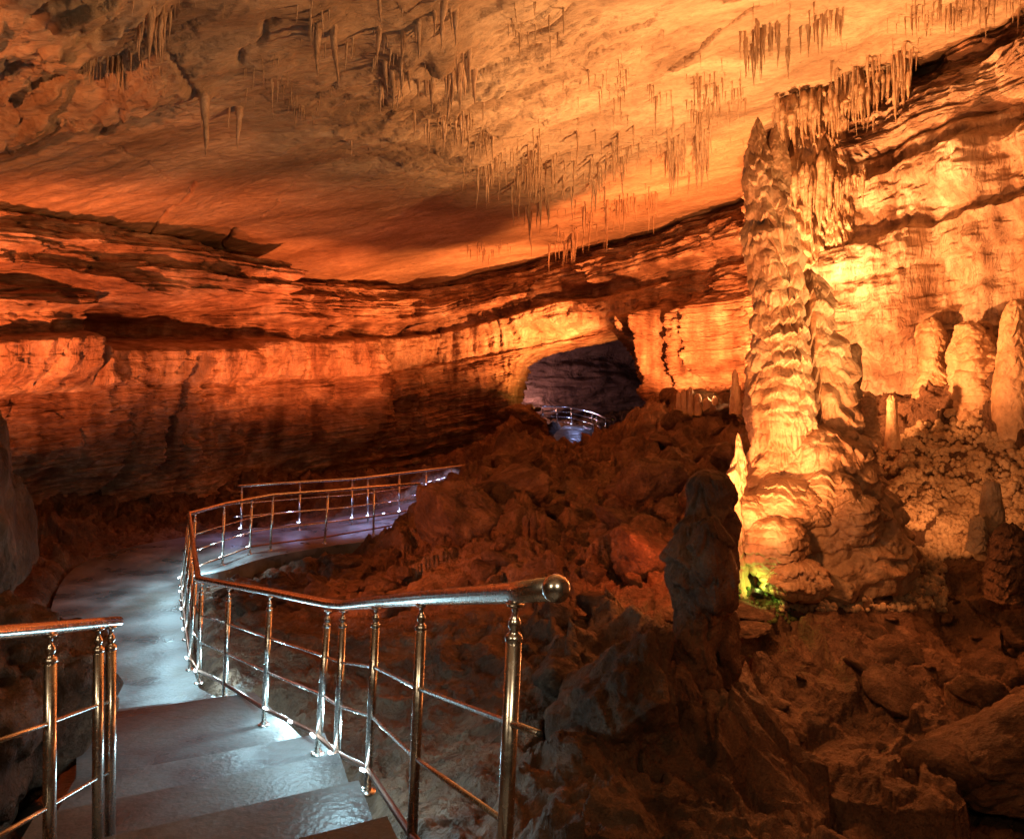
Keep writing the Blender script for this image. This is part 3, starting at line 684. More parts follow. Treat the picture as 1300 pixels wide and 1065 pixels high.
def flow_obj(name, mat, grids, parent=None):
    Vs = []; Fs = []; o = 0
    for g in grids:
        nz, nth, _ = g.shape; Vs.append(g.reshape(-1, 3)); Fs.append(grid_faces(nz, nth, wrap=True)+o); o += nz*nth
        # close the top with a fan of quads to a point ring
        top = g[-1]; c = top.mean(0); ring = np.repeat(c[None], nth, 0); Vs.append(ring)
        j = np.arange(nth); j2 = (j+1) % nth; b0 = o-nth
        Fs.append(np.stack([b0+j, b0+j2, o+j2, o+j], -1)); o += nth
    return link(name, mesh_np(name, np.vstack(Vs), np.vstack(Fs)), mat, parent)
def prof(zs, rs): return lambda z: np.interp(z, zs, rs)
def pz(py, d): return EYE+(HZ-py)/F*d

# ---- the great stalagmite: d = 9 m
D = 9.0; S_ = D/F
def rows(tab, d=D):   # (py, left, right) -> z, radius, centre offset
    tab = sorted(tab, key=lambda r_: -r_[0]); zs = [pz(r_[0], d) for r_ in tab]; rs = [(r_[2]-r_[1])/2*d/F for r_ in tab]; cs = [((r_[1]+r_[2])/2-650)*d/F for r_ in tab]
    return zs, rs, cs
tab = [(152, 959, 964), (158, 957, 968), (175, 952, 971), (195, 947, 975), (212, 944, 984), (240, 942, 995), (262, 942, 1004), (285, 943, 1007), (300, 943, 1009), (318, 950, 1012), (340, 957, 1015), (370, 958, 1018), (420, 957, 1020), (470, 954, 1024), (520, 951, 1030), (560, 956, 1035), (610, 960, 1040), (660, 950, 1050), (700, 945, 1060)]
zs, rs, cs = rows(tab); rs = [r_*.74 for r_ in rs]
main = flow_np(0, D, zs[0], zs[-1], prof(zs, rs), nth=420, nz=900, tapr=.27, band=.25, bamp=.09, flute=.04, drip=.09, seed=301, lumps=.15, cxf=prof(zs, cs), yscale=1.1, fine=.012, dripf=5)
pin = []
for (a, b_, x, r_) in ((166, 240, 981, 7.5), (184, 250, 990, 7.5)):
    zz_, zb_ = pz(a, D), pz(b_, D)
    pin.append(flow_np((x-650)*S_, D-.08, zb_, zz_, lambda z, zz_=zz_, zb_=zb_, r_=r_: r_*S_*np.sqrt(np.clip((zz_-z)/(zz_-zb_)*2.2, 0, 1))+.01, nth=80, nz=120, band=.12, bamp=.015, flute=.01, drip=.03, seed=320, lumps=.015))
tab = [(343, 1024, 1034), (350, 1018, 1044), (375, 1010, 1052), (400, 1004, 1060), (430, 1000, 1068), (455, 998, 1074), (490, 998, 1083), (540, 1000, 1086), (575, 1002, 1080), (620, 1000, 1085), (680, 1000, 1095)]
z2, r2, c2_ = rows(tab, 9.15); c2_ = [c_-.18*r_ for c_, r_ in zip(c2_, r2)]; r2 = [r_*1.0 for r_ in r2]
side = flow_np(0, 9.15, z2[0], z2[-1], prof(z2, r2), nth=420, nz=700, tapr=.27, band=.26, bamp=.06, flute=.05, drip=.12, seed=340, lumps=.30, cxf=prof(z2, c2_), yscale=.9, fine=.015, dripf=4.5)
tab = [(438, 1073, 1084), (445, 1070, 1087), (470, 1067, 1086), (500, 1064, 1084), (540, 1060, 1086), (600, 1055, 1090)]
z3, r3, c3_ = rows(tab, 9.2)
thin = flow_np(0, 9.2, z3[0], z3[-1], prof(z3, r3), nth=120, nz=260, band=.3, bamp=.05, flute=.02, drip=.1, seed=350, lumps=.05, cxf=prof(z3, c3_))
gs = empty('great_stalagmite', (3.4, D, .2))
props(gs, 'tall twin-peaked stalagmite column glowing bright orange, stone drips down its shaft', 'stalagmite')
def reparent(o, root):
    o.parent = root; o.matrix_parent_inverse = Matrix.Translation(-root.location)
    return o
reparent(flow_obj('main_shaft', M['flow'], [main]), gs)
for g in pin: reparent(flow_obj('pinnacle', M['flow'], [g]), gs)
reparent(flow_obj('side_shaft', M['flow'], [side]), gs)
reparent(flow_obj('side_finger', M['flow'], [thin]), gs)
# flowstone apron
tab = [(535, 1000, 1070), (548, 985, 1092), (562, 972, 1106), (580, 962, 1114), (610, 948, 1122), (640, 940, 1136), (680, 935, 1146), (710, 938, 1150), (745, 940, 1140), (780, 935, 1150), (810, 930, 1160)]
z4, r4, c4 = rows(tab, 8.9)
apron = flow_np(0, 9.0, z4[0], z4[-1], prof(z4, r4), nth=560, nz=420, tapr=.27, band=.24, bamp=.085, flute=.04, drip=.10, seed=360, lumps=.30, cxf=prof(z4, c4), yscale=.75, fine=.02, dripf=5)
reparent(flow_obj('flowstone_apron', M['flow'], [apron]), gs)
dm = []
for (x, y, d_, r_, h) in ((985, 695, 8.2, .30, .36), (1045, 625, 8.5, .35, .3), (1000, 640, 8.55, .4, .33), (1075, 660, 8.45, .34, .34), (1010, 735, 8.0, .33, .25), (950, 655, 8.5, .3, .3), (1110, 690, 8.6, .33, .25)):
    x0, y0, z0 = P(x, y, d_)
    dm.append(flow_np(x0, y0, z0-h, z0+h, lambda z, z0=z0, r_=r_, h=h: r_*np.sqrt(np.clip(1-((z-z0)/h)**2*.97, 0, 1))+.004, nth=200, nz=140, band=.12, bamp=.05, flute=.02, drip=.09, seed=int(370+x), lumps=.13, fine=.012, dripf=5))
for g in dm: reparent(flow_obj('flowstone_dome', M['flow'], [g]), gs)

# ---- other stalagmites
def stalag(name, label, tab, d, mat, seed, group=None, band=.16, bamp=.05, lumps=.10, flute=.008, extra=(), nth=200, nz=300, drip=.06, fine=.01):
    z_, r_, c_ = rows(tab, d); r_ = [q*.84 for q in r_]
    gsx = [flow_np(0, d, z_[0], z_[-1], prof(z_, r_), nth=nth, nz=nz, band=band, bamp=bamp, flute=flute, drip=drip, seed=seed, lumps=lumps, cxf=prof(z_, c_), fine=fine)]
    for k, (t2, d2) in enumerate(extra):
        a, b_, c = rows(t2, d2); gsx.append(flow_np(0, d2, a[0], a[-1], prof(a, b_), nth=nth, nz=nz, band=band, bamp=bamp*.8, flute=flute, drip=drip, seed=seed+40+k, lumps=lumps*.8, cxf=prof(a, c), fine=fine))
    o = flow_obj(name, mat, gsx); return props(o, label, 'stalagmite', group)
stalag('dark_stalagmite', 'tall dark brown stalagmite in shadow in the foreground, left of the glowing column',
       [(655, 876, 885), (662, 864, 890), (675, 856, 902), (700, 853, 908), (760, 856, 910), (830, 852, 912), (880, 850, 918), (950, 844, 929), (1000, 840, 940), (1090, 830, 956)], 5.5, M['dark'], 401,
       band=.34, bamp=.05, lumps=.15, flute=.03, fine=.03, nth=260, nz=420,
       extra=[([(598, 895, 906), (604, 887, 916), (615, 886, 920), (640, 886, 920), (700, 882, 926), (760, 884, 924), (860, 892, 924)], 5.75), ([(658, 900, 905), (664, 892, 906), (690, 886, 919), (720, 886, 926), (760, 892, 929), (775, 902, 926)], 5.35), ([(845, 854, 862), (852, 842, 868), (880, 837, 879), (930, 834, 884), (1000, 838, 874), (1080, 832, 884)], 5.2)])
stalag('small_stalagmite', 'small pale stalagmite with a brilliantly lit drip, just left of the great column base',
       [(552, 934, 938), (560, 932, 944), (585, 926, 950), (600, 920, 952), (620, 918, 950), (650, 922, 948), (700, 920, 955), (760, 915, 960)], 8.2, M['flow'], 430, band=.2, bamp=.06, lumps=.2)
stalag('stacked_stalagmite', 'squat ribbed stalagmite like stacked cushions, right beside the great column',
       [(498, 1094, 1104), (504, 1088, 1110), (520, 1086, 1110), (540, 1080, 1114), (560, 1078, 1116), (590, 1080, 1115)], 9.6, M['flow'], 440, band=.10, bamp=.05, lumps=.05)
stalag('thin_stalagmite', 'thin short dull stalagmite in the shade right of the cushion-like one', [(503, 1130, 1134), (508, 1127, 1138), (540, 1126, 1139), (570, 1124, 1142)], 10.4, M['flow'], 450, band=.2, bamp=.02, lumps=.02, nth=90, nz=120)
stalag('double_stalagmite', 'pale knobbly stalagmite with a thinner twin, at the foot of the right wall',
       [(405, 1176, 1184), (410, 1172, 1190), (430, 1168, 1196), (460, 1165, 1200), (490, 1163, 1204), (520, 1164, 1208)], 11.3, M['flow'], 460, band=.17, bamp=.06, lumps=.2,
       extra=[([(420, 1196, 1202), (428, 1193, 1207), (455, 1194, 1210), (500, 1192, 1212)], 11.4)])
stalag('forked_stalagmite', 'squat pale stalagmite with two blunt heads on the crest of the right slope',
       [(408, 1224, 1234), (412, 1216, 1240), (425, 1212, 1248), (445, 1208, 1256), (475, 1204, 1266), (530, 1200, 1272), (570, 1200, 1276)], 10.7, M['flow'], 470, band=.15, bamp=.06, lumps=.2,
       extra=[([(408, 1242, 1250), (412, 1237, 1257), (430, 1234, 1260), (560, 1230, 1266)], 10.75)])
stalag('edge_stalagmite', 'smooth pointed stalagmite at the right edge of the photo below the wall', [(381, 1284, 1292), (388, 1278, 1300), (410, 1272, 1306), (500, 1262, 1316), (570, 1258, 1320)], 10.1, M['flow'], 480, band=.3, bamp=.03, lumps=.03)
stalag('blunt_stalagmite', 'grey blunt stalagmite block standing alone on the lower right slope', [(610, 1256, 1262), (613, 1250, 1268), (640, 1247, 1271), (680, 1244, 1273), (710, 1242, 1275)], 8.3, M['coral'], 490, band=.3, bamp=.02, lumps=.05)
stalag('knobbly_stalagmite', 'low coral-crusted knob at the left foot of the blunt grey stalagmite', [(655, 1236, 1244), (660, 1231, 1250), (680, 1228, 1253), (700, 1228, 1254)], 8.15, M['coral'], 495, band=.1, bamp=.02, lumps=.08, fine=.03)
stalag('crusted_stalagmite', 'dark coral-crusted lump at the right edge below the blunt grey stalagmite', [(665, 1276, 1288), (675, 1268, 1298), (700, 1260, 1304), (735, 1254, 1304), (760, 1250, 1308)], 7.7, M['boulder'], 498, band=.12, bamp=.03, lumps=.1, fine=.03)
stalag('needle_stalagmite', 'slim upright stalagmite beside the hidden white light on the rubble crest', [(470, 932, 934), (476, 930, 937), (500, 928, 939), (525, 926, 941)], 14.5, M['flow'], 500, band=.2, bamp=.02, lumps=.02, nth=80, nz=120)
for k, (x, y0, y1, w_) in enumerate(((868, 494, 515, 5), (876, 492, 516, 6), (886, 500, 516, 6), (862, 498, 514, 4), (898, 506, 520, 7), (908, 504, 520, 5))):
    stalag('stubby_stalagmite', 'stubby little stalagmite in the row on the bright rubble crest', [(y0, x-1, x+1), (y0+3, x-w_*.7, x+w_*.7), (y1, x-w_*.8, x+w_*.8), (y1+12, x-w_, x+w_)], 15.2, M['flow'], 510+k, group='stubby stalagmites on the rubble crest', band=.15, bamp=.02, lumps=.02, nth=50, nz=60)
for k, (x, y0, y1, w_) in enumerate(((668, 655, 690, 4), (677, 652, 700, 5), (686, 668, 700, 4), (690, 655, 690, 3))):
    stalag('finger_stalagmite', 'little finger of stone in the dark row on the rubble mound', [(y0, x-1, x+1), (y0+4, x-w_, x+w_), (y1, x-w_, x+w_), (y1+25, x-w_-1, x+w_+1)], 10.4, M['boulder'], 530+k, group='little stone fingers on the rubble mound', band=.2, bamp=.02, lumps=.02, nth=50, nz=80)
for k, (x, y0, y1, w_) in enumerate(((1085, 275, 325, 6), (1098, 290, 325, 5), (1108, 280, 322, 4))):
    stalag('knob_stalagmite', 'short knobbly stalagmite on the ledge of the right wall', [(y0, x-1, x+1), (y0+4, x-w_, x+w_), (y1, x-w_-2, x+w_+2), (y1+12, x-w_-2, x+w_+2)], 12.6, M['flow'], 640+k, group='knobbly stalagmites on the right wall ledge', band=.12, bamp=.03, lumps=.03, nth=60, nz=90)

for (x, y, d_, r_, h, lab) in ((1016, 228, 12.75, .2, 1.0, 'leftmost fluted flowstone pillar on the wall just right of the great column'), (1035, 220, 12.6, .26, 1.25, 'tall middle flowstone pillar on the wall right of the great column'), (1056, 205, 12.6, .2, 1.0, 'right fluted flowstone pillar, beside the tall middle one on the wall'),
                          (1018, 300, 12.6, .26, .8, 'lower flowstone pillar half hidden behind the great column shoulder'), (1060, 292, 12.5, .2, .7, 'short lower flowstone pillar right of the half hidden one'), (1020, 130, 12.8, .42, .5, 'broad flowstone knob under the roof edge right of the column peaks')):
    x0, y0, z0 = P(x, y, d_)
    g = flow_np(x0, y0, z0-h, z0+h, lambda z, z0=z0, r_=r_, h=h: r_*np.sqrt(np.clip(1-np.abs((z-z0)/h)**3*.97, 0, 1))+.004, nth=240, nz=240, band=.3, bamp=.05, flute=.06, drip=.2, seed=int(700+x), lumps=.12)
    props(flow_obj('flowstone_pillar', M['flow'], [g]), lab, 'flowstone')

# ------------------------------------------------------------------ stalactites
def tite_arrays(root_, L_, r0, rnd, ns=9, nseg=9, spindle=False):
    emb = .02 if spindle else .22
    pts = []; rad = []; bx = rnd.uniform(-.05, .05)*L_; ph = rnd.random()*6
    for i in range(nseg+1):
        t = i/nseg
        pts.append((root_[0]+bx*t*t+.015*L_*math.sin(ph+t*7), root_[1]+.012*L_*math.cos(ph+t*6), root_[2]+emb-(L_+emb)*t))
        tp = (1-t)**.75*((1+.75*math.exp(-t*7)) if not spindle else min(1, .25+t*4)) if i < nseg else .03
        rad.append(max(.0025, r0*tp*(1+.14*math.sin(ph*3+t*19)+rnd.uniform(-.12, .12))))
    return tube_arrays(pts, rad, ns, caps=False)
CL = [ # x0,y0,x1,y1, jitter y, n, len px range, width px range, label place
    (172, 2, 208, 30, 14, 12, (25, 62), (4, 10), 'in the cluster at the top left of the roof'),
    (384, 10, 442, 30, 16, 18, (22, 62), (3, 10), 'in the fan left of the big roof cluster'),
    (488, 30, 612, 55, 28, 60, (26, 78), (6, 17), 'in the big dense cluster hanging near the top centre'),
    (490, 85, 510, 110, 12, 7, (20, 40), (4, 7), 'in the tail below the big roof cluster'),
    (118, 92, 215, 124, 5, 22, (6, 16), (2, 4), 'in the fringe along the lit bed edge at the left of the roof'),
    (318, 72, 370, 88, 14, 15, (14, 44), (2, 5), 'in the thin group between the top left and the centre'),
    (367, 135, 400, 140, 4, 8, (8, 26), (2, 4), 'in the little comb on the middle of the roof'),
    (545, 150, 665, 185, 12, 30, (20, 50), (2, 6), 'in the slanting row below the big roof cluster'),
    (585, 165, 670, 210, 20, 40, (20, 58), (2, 5), 'in the thicket under the slanting row'),
    (655, 215, 760, 235, 32, 60, (18, 52), (2, 5), 'in the wide thicket at the middle right of the roof'),
    (635, 5, 705, 25, 14, 16, (15, 45), (2, 6), 'in the group at the top edge right of centre'),
    (760, 256, 832, 246, 8, 24, (16, 38), (2, 4), 'in the pale comb above the long bedding crack'),
    (703, 302, 745, 296, 8, 16, (16, 42), (2, 4), 'in the comb hanging over the top of the rock wall'),
    (845, 190, 898, 180, 14, 26, (24, 64), (3, 6), 'in the pale curtain left of the great column'),
    (855, 140, 945, 112, 12, 28, (14, 34), (2, 4), 'in the thin comb above the pale curtain'),
    (985, 135, 1040, 118, 6, 14, (20, 40), (2, 5), 'along the roof edge above the great column'),
    (1045, 105, 1150, 78, 10, 32, (22, 58), (3, 6), 'in the thick fringe at the upper right roof edge'),
    (1150, 22, 1295, 4, 10, 30, (14, 34), (2, 5), 'in the fringe at the top right corner'),
    (925, 70, 1060, 25, 12, 26, (14, 44), (3, 6), 'in the dark ragged fringe near the top edge at the right'),
    (755, 205, 850, 160, 14, 22, (14, 40), (2, 5), 'in the sparse band between the thicket and the pale curtain'),
    (720, 120, 800, 95, 14, 14, (12, 34), (2, 3), 'in the sparse group right of the big roof cluster'),
    (598, 315, 645, 310, 5, 10, (8, 20), (2, 3), 'in the small comb low on the roof at the centre'),
    (180, 92, 212, 98, 4, 8, (10, 22), (3, 5), 'at the bed edge under the top left cluster'),
]
SING = [(190, 4, 88, 14, 'long stalactite with a pointed tip in the top left corner of the roof'), (262, 104, 200, 18, 'thick tapering stalactite hanging alone left of the centre of the roof'),
        (257, 118, 166, 8, 'shorter stalactite fused to the left side of the thick lone one'), (303, 144, 194, 11, 'slim stalactite with a bulging top just right of the thick lone one'),
        (291, 146, 168, 4, 'short thin stalactite between the thick lone one and its slim neighbour'), (402, 18, 100, 16, 'long pale stalactite, left of the two longest in the fan'),
        (424, 18, 112, 15, 'long pale stalactite, right of the two longest in the fan'), (346, 96, 156, 3, 'needle-thin long stalactite left of the fan'),
        (445, 172, 200, 6, 'short stalactite under the pale shelf edge at the middle of the roof'), (498, 60, 145, 13, 'long fat stalactite at the left end of the big roof cluster'),
        (563, 150, 185, 9, 'fat short stalactite below the big roof cluster'), (540, 150, 183, 5, 'thin straight stalactite left of the fat short one'), (596, 190, 228, 6, 'long thin stalactite hanging lowest at the centre of the roof'),
        (700, 35, 85, 3, 'thin dark stalactite right of the top centre group'), (748, 80, 118, 6, 'short curtain-like stalactite on the right of the big roof cluster'), (614, 120, 155, 4, 'lone thin stalactite under the right end of the big cluster'),
        (1094, 150, 185, 5, 'lone stalactite on the red part of the upper right roof edge')]
rnd = random.Random(5); parts_extra = []; count = 0
def tite(px, pyr, L_px, w_px, label, group, single=True):
    global count
    d = min(ceil_at(px, pyr), 23.5); s = d/F
    x, y, z = P(px, pyr, d)
    arr = tite_arrays((x, y, z+.02), L_px*s, w_px*s*.5, rnd, ns=12 if w_px > 7 else 8, nseg=14 if w_px > 7 else 9)
    if not single: parts_extra.append(arr); return
    me = bpy.data.meshes.new('stalactite'); V = [(v[0]-x, v[1]-y, v[2]-z) for v in arr[0]]; me.from_pydata(V, [], arr[1]); me.update()
    o = link('stalactite', me, M['tite'] if px < 620 else M['titeb']); o.location = (x, y, z); props(o, label, 'stalactite', group); count += 1
for (x, a, b_, w_, lab) in SING: tite(x, a, b_-a, w_, lab, None)
alltites = []
for (x0, y0, x1, y1, jy, n, lr_, wr, place) in CL:
    for i in range(int(n*2.3)):
        t = rnd.random(); t += .35*math.sin(t*7+x0)*.3; px = x0+(x1-x0)*t+rnd.gauss(0, 5); py = y0+(y1-y0)*t+rnd.gauss(0, jy*.95)
        L_ = rnd.uniform(0, 1)**1.9*(lr_[1]-lr_[0])+lr_[0]; w_ = wr[0]+(wr[1]-wr[0])*(.6*(L_-lr_[0])/(lr_[1]-lr_[0])+.4*rnd.random())
        alltites.append((L_*w_, px, py, L_, w_, place))
alltites.sort(reverse=True)
for i, (_, px, py, L_, w_, place) in enumerate(alltites):
    tite(px, py, L_, w_, 'stalactite '+place, 'stalactites '+place, single=(i < 290))
# tiny soda straws everywhere
for k in range(900):
    cx = RNG.uniform(120, 1280); cy = RNG.uniform(-10, 300)
    if cy > lin(cx, [100, 300, 520, 700, 950, 1040, 1300], [90, 130, 200, 300, 235, 110, 15]): continue
    if noise(np.array(cx*.012), np.array(cy*.02), np.array(0.), 77) < -.05: continue
    tite(cx, cy, rnd.uniform(4, 16), rnd.uniform(1.2, 2.4), '', None, single=False)
def fringe(n, x0, y0, x1, y1, jy, lr_, wr, d0, d1, place, flat=.6):
    for i in range(n):
        t = (i+rnd.random())/n; px = x0+(x1-x0)*t; py = y0+(y1-y0)*t+rnd.uniform(-jy, jy); d = rnd.uniform(d0, d1); s = d/F
        L_ = rnd.uniform(*lr_); w_ = rnd.uniform(*wr); x, y, z = P(px, py, d)
        vs, fs = tite_arrays((0, 0, 0), L_*s, w_*s*.5, rnd, ns=12, nseg=16, spindle=True)
        me = bpy.data.meshes.new('stone_drip'); me.from_pydata([tuple(v) for v in vs], [], fs); me.update()
        o = link('stone_drip', me, M['flow']); o.location = (x, y, z); props(o, 'stone drip '+place, 'stalactite', 'stone drips '+place)
fringe(34, 985, 135, 1062, 118, 14, (25, 80), (5, 13), 12.0, 12.7, 'in the fluted curtain right of the great column peaks')
fringe(24, 998, 215, 1058, 205, 16, (40, 100), (6, 15), 12.0, 12.5, 'in the lower curtain behind the great column shoulder')
fringe(40, 1055, 122, 1155, 84, 12, (20, 62), (4, 11), 11.6, 12.2, 'in the reddish curtain under the upper right roof edge')
fringe(16, 1060, 228, 1100, 215, 5, (15, 45), (3, 7), 11.9, 12.3, 'in the short comb under the right wall ledge')
V, Fc = merge(parts_extra); me = bpy.data.meshes.new('soda_straws'); me.from_pydata(V, [], Fc); me.update()
props(link('soda_straws', me, M['titeb']), 'countless thin soda straw stalactites dotted over the cave roof', 'soda straws', kind='stuff')

# ------------------------------------------------------------------ boulders
def rock_mesh(seed, sub=4, cuts=9, rough=.10):
    bm = bmesh.new(); bmesh.ops.create_icosphere(bm, subdivisions=sub, radius=1)
    co = np.array([v.co[:] for v in bm.verts]); r_ = random.Random(seed)
    for _ in range(cuts):
        n = np.array([r_.gauss(0, 1) for _ in range(3)]); n /= np.linalg.norm(n); h = r_.uniform(.55, .9)
        dd = co@n-h; co -= np.where(dd > 0, dd, 0)[:, None]*n*.92
    dsp = .05*np.abs(fbm(co[:, 0]*3+seed, co[:, 1]*3, co[:, 2]*3, 3, seed+5))*2+rough*1.5*fbm(co[:, 0]*1.8+seed, co[:, 1]*1.8, co[:, 2]*1.8, 4, seed)+.03*fbm(co[:, 0]*7+seed, co[:, 1]*7, co[:, 2]*7, 3, seed+1)
    la = np.arctan2(co[:, 1], co[:, 0]); dsp = dsp+.045*facets(la*2.2+seed, co[:, 2]*3+la, seed)+.018*facets(la*6+seed, co[:, 2]*9+la, seed+9)
    co = co*(1+dsp[:, None])
    for v, c in zip(bm.verts, co): v.co = c
    me = bpy.data.meshes.new('boulder'); bm.to_mesh(me); bm.free(); return me
def boulder(label, px, py, d, sx, sy, sz, rot, seed, mat='boulder', name='boulder', sub=5, group=None, cat='rock', cuts=9, rough=.12):
    me = rock_mesh(seed, sub, cuts, rough); o = link(name, me, M[mat]); o.location = P(px, py, d)
    o.scale = (sx, sy, sz); o.rotation_euler = rot; return props(o, label, cat, group)
boulder('big flat-faced slab catching orange light on the rubble slope left of the great column', 828, 612, 11.2, .55, .5, .42, (.35, -.25, .2), 1)
boulder('leaning dark boulder overhanging the walkway end', 583, 665, 11.6, .85, .8, .62, (.1, .5, .2), 2)
boulder('long sloping boulder behind the leaning one on the rubble mound', 640, 630, 12.6, .9, .7, .42, (.2, -.45, .1), 3)
boulder('small pointed rock lying tilted on the crest of the mound', 662, 587, 15, .55, .35, .2, (.1, -.55, .2), 4)
boulder('reddish lit rock beside the dark foreground stalagmite', 815, 705, 8.9, .42, .5, .38, (.2, .3, .6), 5)
boulder('rounded grey-brown hump of rock at the bottom centre', 790, 925, 5.1, .52, .55, .66, (.0, .15, .2), 6, sub=6, cuts=9, rough=.25, mat='floor')
boulder('smooth brown rock mass at the left edge above the walkway', -52, 690, 5.5, .44, .6, 1.15, (.05, .06, .1), 7, sub=6, cuts=12, rough=.3)
boulder('large dim rock mass below the left edge beside the near railing', -30, 905, 4.6, .62, .8, .92, (.0, .1, .5), 8, sub=6, cuts=6, rough=.4, mat='floor')
boulder('low dark rock at the foot of the left rock mass beside the walkway', 75, 900, 4.7, .28, .5, .4, (.1, .2, .1), 9, cuts=5)
boulder('broad dark sloping rock in the lower right corner', 1290, 950, 5.5, .85, .6, .36, (.1, -.25, .1), 10, sub=6, cuts=14, rough=.2, mat='floor')
boulder('dark jagged rock right of the floodlit patch on the lower slope', 1050, 745, 8.2, .3, .3, .18, (.2, .2, .5), 11, mat='coral')
boulder('flat slab just below the green lit patch', 945, 775, 7.4, .32, .25, .06, (.1, .1, .1), 12, cuts=12)
boulder('smaller flat slab in front of the one under the green patch', 952, 797, 7.1, .24, .2, .05, (.05, -.1, .6), 13, cuts=12)
boulder('rocky ledge at the left foot of the passage mouth, carrying the small floodlights', 664, 532, 22.0, .75, .6, .42, (.1, .1, .1), 15)
boulder('hanging lobe of rock under the flat-faced slab on the slope', 800, 655, 11.0, .12, .12, .28, (.1, .1, 0), 14)
protos = [rock_mesh(900+i, 3, 10, .12) for i in range(6)]
for me_ in protos: me_.materials.append(M['boulder']); me_.polygons.foreach_set('use_smooth', [True]*len(me_.polygons))
def scatter(n, xr, yr, sr, label, group, seed, mound=True):
    r_ = random.Random(seed); k = 0; tries = 0
    while k < n and tries < n*30:
        tries += 1; y = r_.uniform(*yr)
        x = (r_.uniform(*xr)-650)/F*y
        if 675 < 650+F*x/y < 800 and y > 15: continue
        if float(poly_sd(np.array(x), np.array(y), PATH_POLY)) < .3 or float(poly_sd(np.array(x), np.array(y), STAIR_POLY)) < .35: continue
        s = r_.uniform(0, 1)**2.2*(sr[1]-sr[0])+sr[0]; z = float(terr_z(np.array([x]), np.array([y]))[0])
        o = bpy.data.objects.new('loose_rock', protos[r_.randrange(6)]); COL.objects.link(o)
        o.location = (x, y, z+s*.15); o.scale = (s*r_.uniform(.8, 1.5), s*r_.uniform(.8, 1.3), s*r_.uniform(.4, .8)); o.rotation_euler = [r_.uniform(-.5, .5), r_.uniform(-.5, .5), r_.uniform(0, 6)]
        props(o, label, 'rock', group); k += 1
scatter(75, (600, 930), (9, 19), (.07, .42), 'loose rock on the rubble mound in the middle of the cave', 'loose rocks on the rubble mound', 1)
scatter(45, (950, 1330), (5.2, 8.6), (.05, .3), 'loose rock on the shaded ground at the lower right', 'loose rocks at the lower right', 2)
scatter(35, (700, 860), (4.6, 9), (.05, .3), 'loose rock in the hollow left of the dark stalagmite', 'loose rocks left of the dark stalagmite', 3)
scatter(60, (262, 520), (8.6, 11.8), (.05, .22), 'loose pale rock below the walkway edge inside the railing bend', 'loose rocks inside the railing bend', 4)

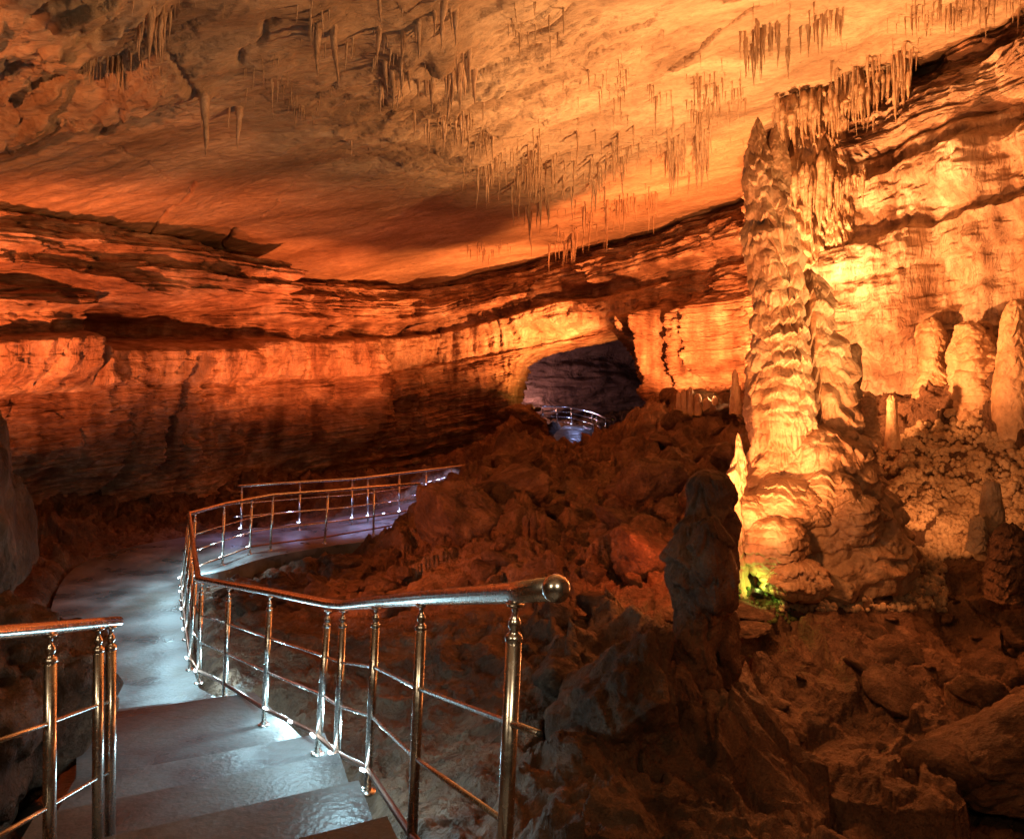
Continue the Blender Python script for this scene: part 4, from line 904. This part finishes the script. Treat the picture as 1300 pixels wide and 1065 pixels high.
# ------------------------------------------------------------------ cave coral and moss
def blobs(n, pr, yr, size, name, mat, label, cat, seed, flt, zoff=0):
    r_ = np.random.default_rng(seed)
    bm = bmesh.new(); bmesh.ops.create_icosphere(bm, subdivisions=2, radius=1); bv = np.array([v.co[:] for v in bm.verts]); bf = np.array([[v.index for v in f.verts] for f in bm.faces]); bm.free()
    px = r_.uniform(pr[0], pr[1], n*4); yy = r_.uniform(yr[0], yr[1], n*4); xx = (px-650)/F*yy
    zz = terr_z(xx, yy); py = HZ-F*(zz-EYE)/yy
    m_ = flt(px, py, xx, yy)
    m_ &= r_.uniform(-.5, .9, n*4) < .3+fbm(xx*1.6, yy*1.6, zz*1.6, 3, 88)*1.6
    idx = np.where(m_)[0][:n]
    c = np.stack([xx[idx], yy[idx], zz[idx]+zoff], -1); k = len(idx)
    s = r_.uniform(size[0], size[1], (k, 1, 1))*np.array([1, 1, 1.15])[None, None]*r_.uniform(.8, 1.2, (k, 1, 3))
    vv = (bv[None]*s*(1+.25*r_.uniform(-1, 1, (k, len(bv), 1)))+c[:, None]).reshape(-1, 3)
    ff = (bf[None]+(np.arange(k)*len(bv))[:, None, None]).reshape(-1, 3)
    props(link(name, mesh_np(name, vv, ff), M[mat]), label, cat, kind='stuff')
blobs(7000, (1080, 1330), (8.6, 11.2), (.018, .05), 'cave_coral', 'coral', 'knobbly cave coral crust covering the slope right of the great column', 'cave coral', 3, flt=lambda px, py, x, y: (py > 545+25*np.sin(px*.03)) & (py < 705))
blobs(3500, (990, 1200), (7.6, 9.3), (.015, .045), 'cave_coral', 'coral', 'dark bristling cave coral below the flowstone apron of the great column', 'cave coral', 4, flt=lambda px, py, x, y: (py > 680) & (py < 775))
blobs(420, (925, 1010), (7.4, 8.3), (.012, .03), 'moss', 'moss', 'bright green moss grown around the lamp at the foot of the great column', 'moss', 5, flt=lambda px, py, x, y: (py > 735) & (py < 790))

# ------------------------------------------------------------------ floodlights that show
def flood(loc, target, label, mat='bulb', s=.1):
    root = empty('floodlight', loc); props(root, label, 'floodlight')
    v = Vector(target)-Vector(loc); q = v.to_track_quat('Z', 'Y')
    a = me_from('housing', lathe([(s*.5, -s*.7), (s*.9, -s*.5), (s, 0), (s, .12*s), (s*.9, .12*s), (s*.88, -.05*s)], 16), M['black'])
    b_ = me_from('lens', lathe([(s*.05, -.02*s), (s*.86, -.02*s), (s*.86, .02*s), (s*.05, .03*s)], 16), M[mat])
    for n_, me_ in (('housing', a), ('lens', b_)):
        o = bpy.data.objects.new(n_, me_); COL.objects.link(o); o.parent = root; o.rotation_mode = 'QUATERNION'; o.rotation_quaternion = q
flood(P(672, 519, 22), P(672, 420, 23.5), 'small floodlight glowing yellow at the foot of the passage mouth, left side', s=.12)
flood(P(683, 519, 22), P(683, 420, 23.5), 'small floodlight glowing yellow beside the first one under the passage mouth', s=.1)
flood(P(905, 511, 15.6), P(880, 300, 19), 'floodlight hidden among the stubby stalagmites on the rubble crest', s=.12)
flood(P(962, 752, 8.0), P(990, 600, 9), 'green-tinted floodlight at the foot of the great column', 'bulbg', s=.07)
lamp('green_bulb', P(962, 745, 7.95), 3.5, (.6, 1, .15), .04)
print('stalactites', count)
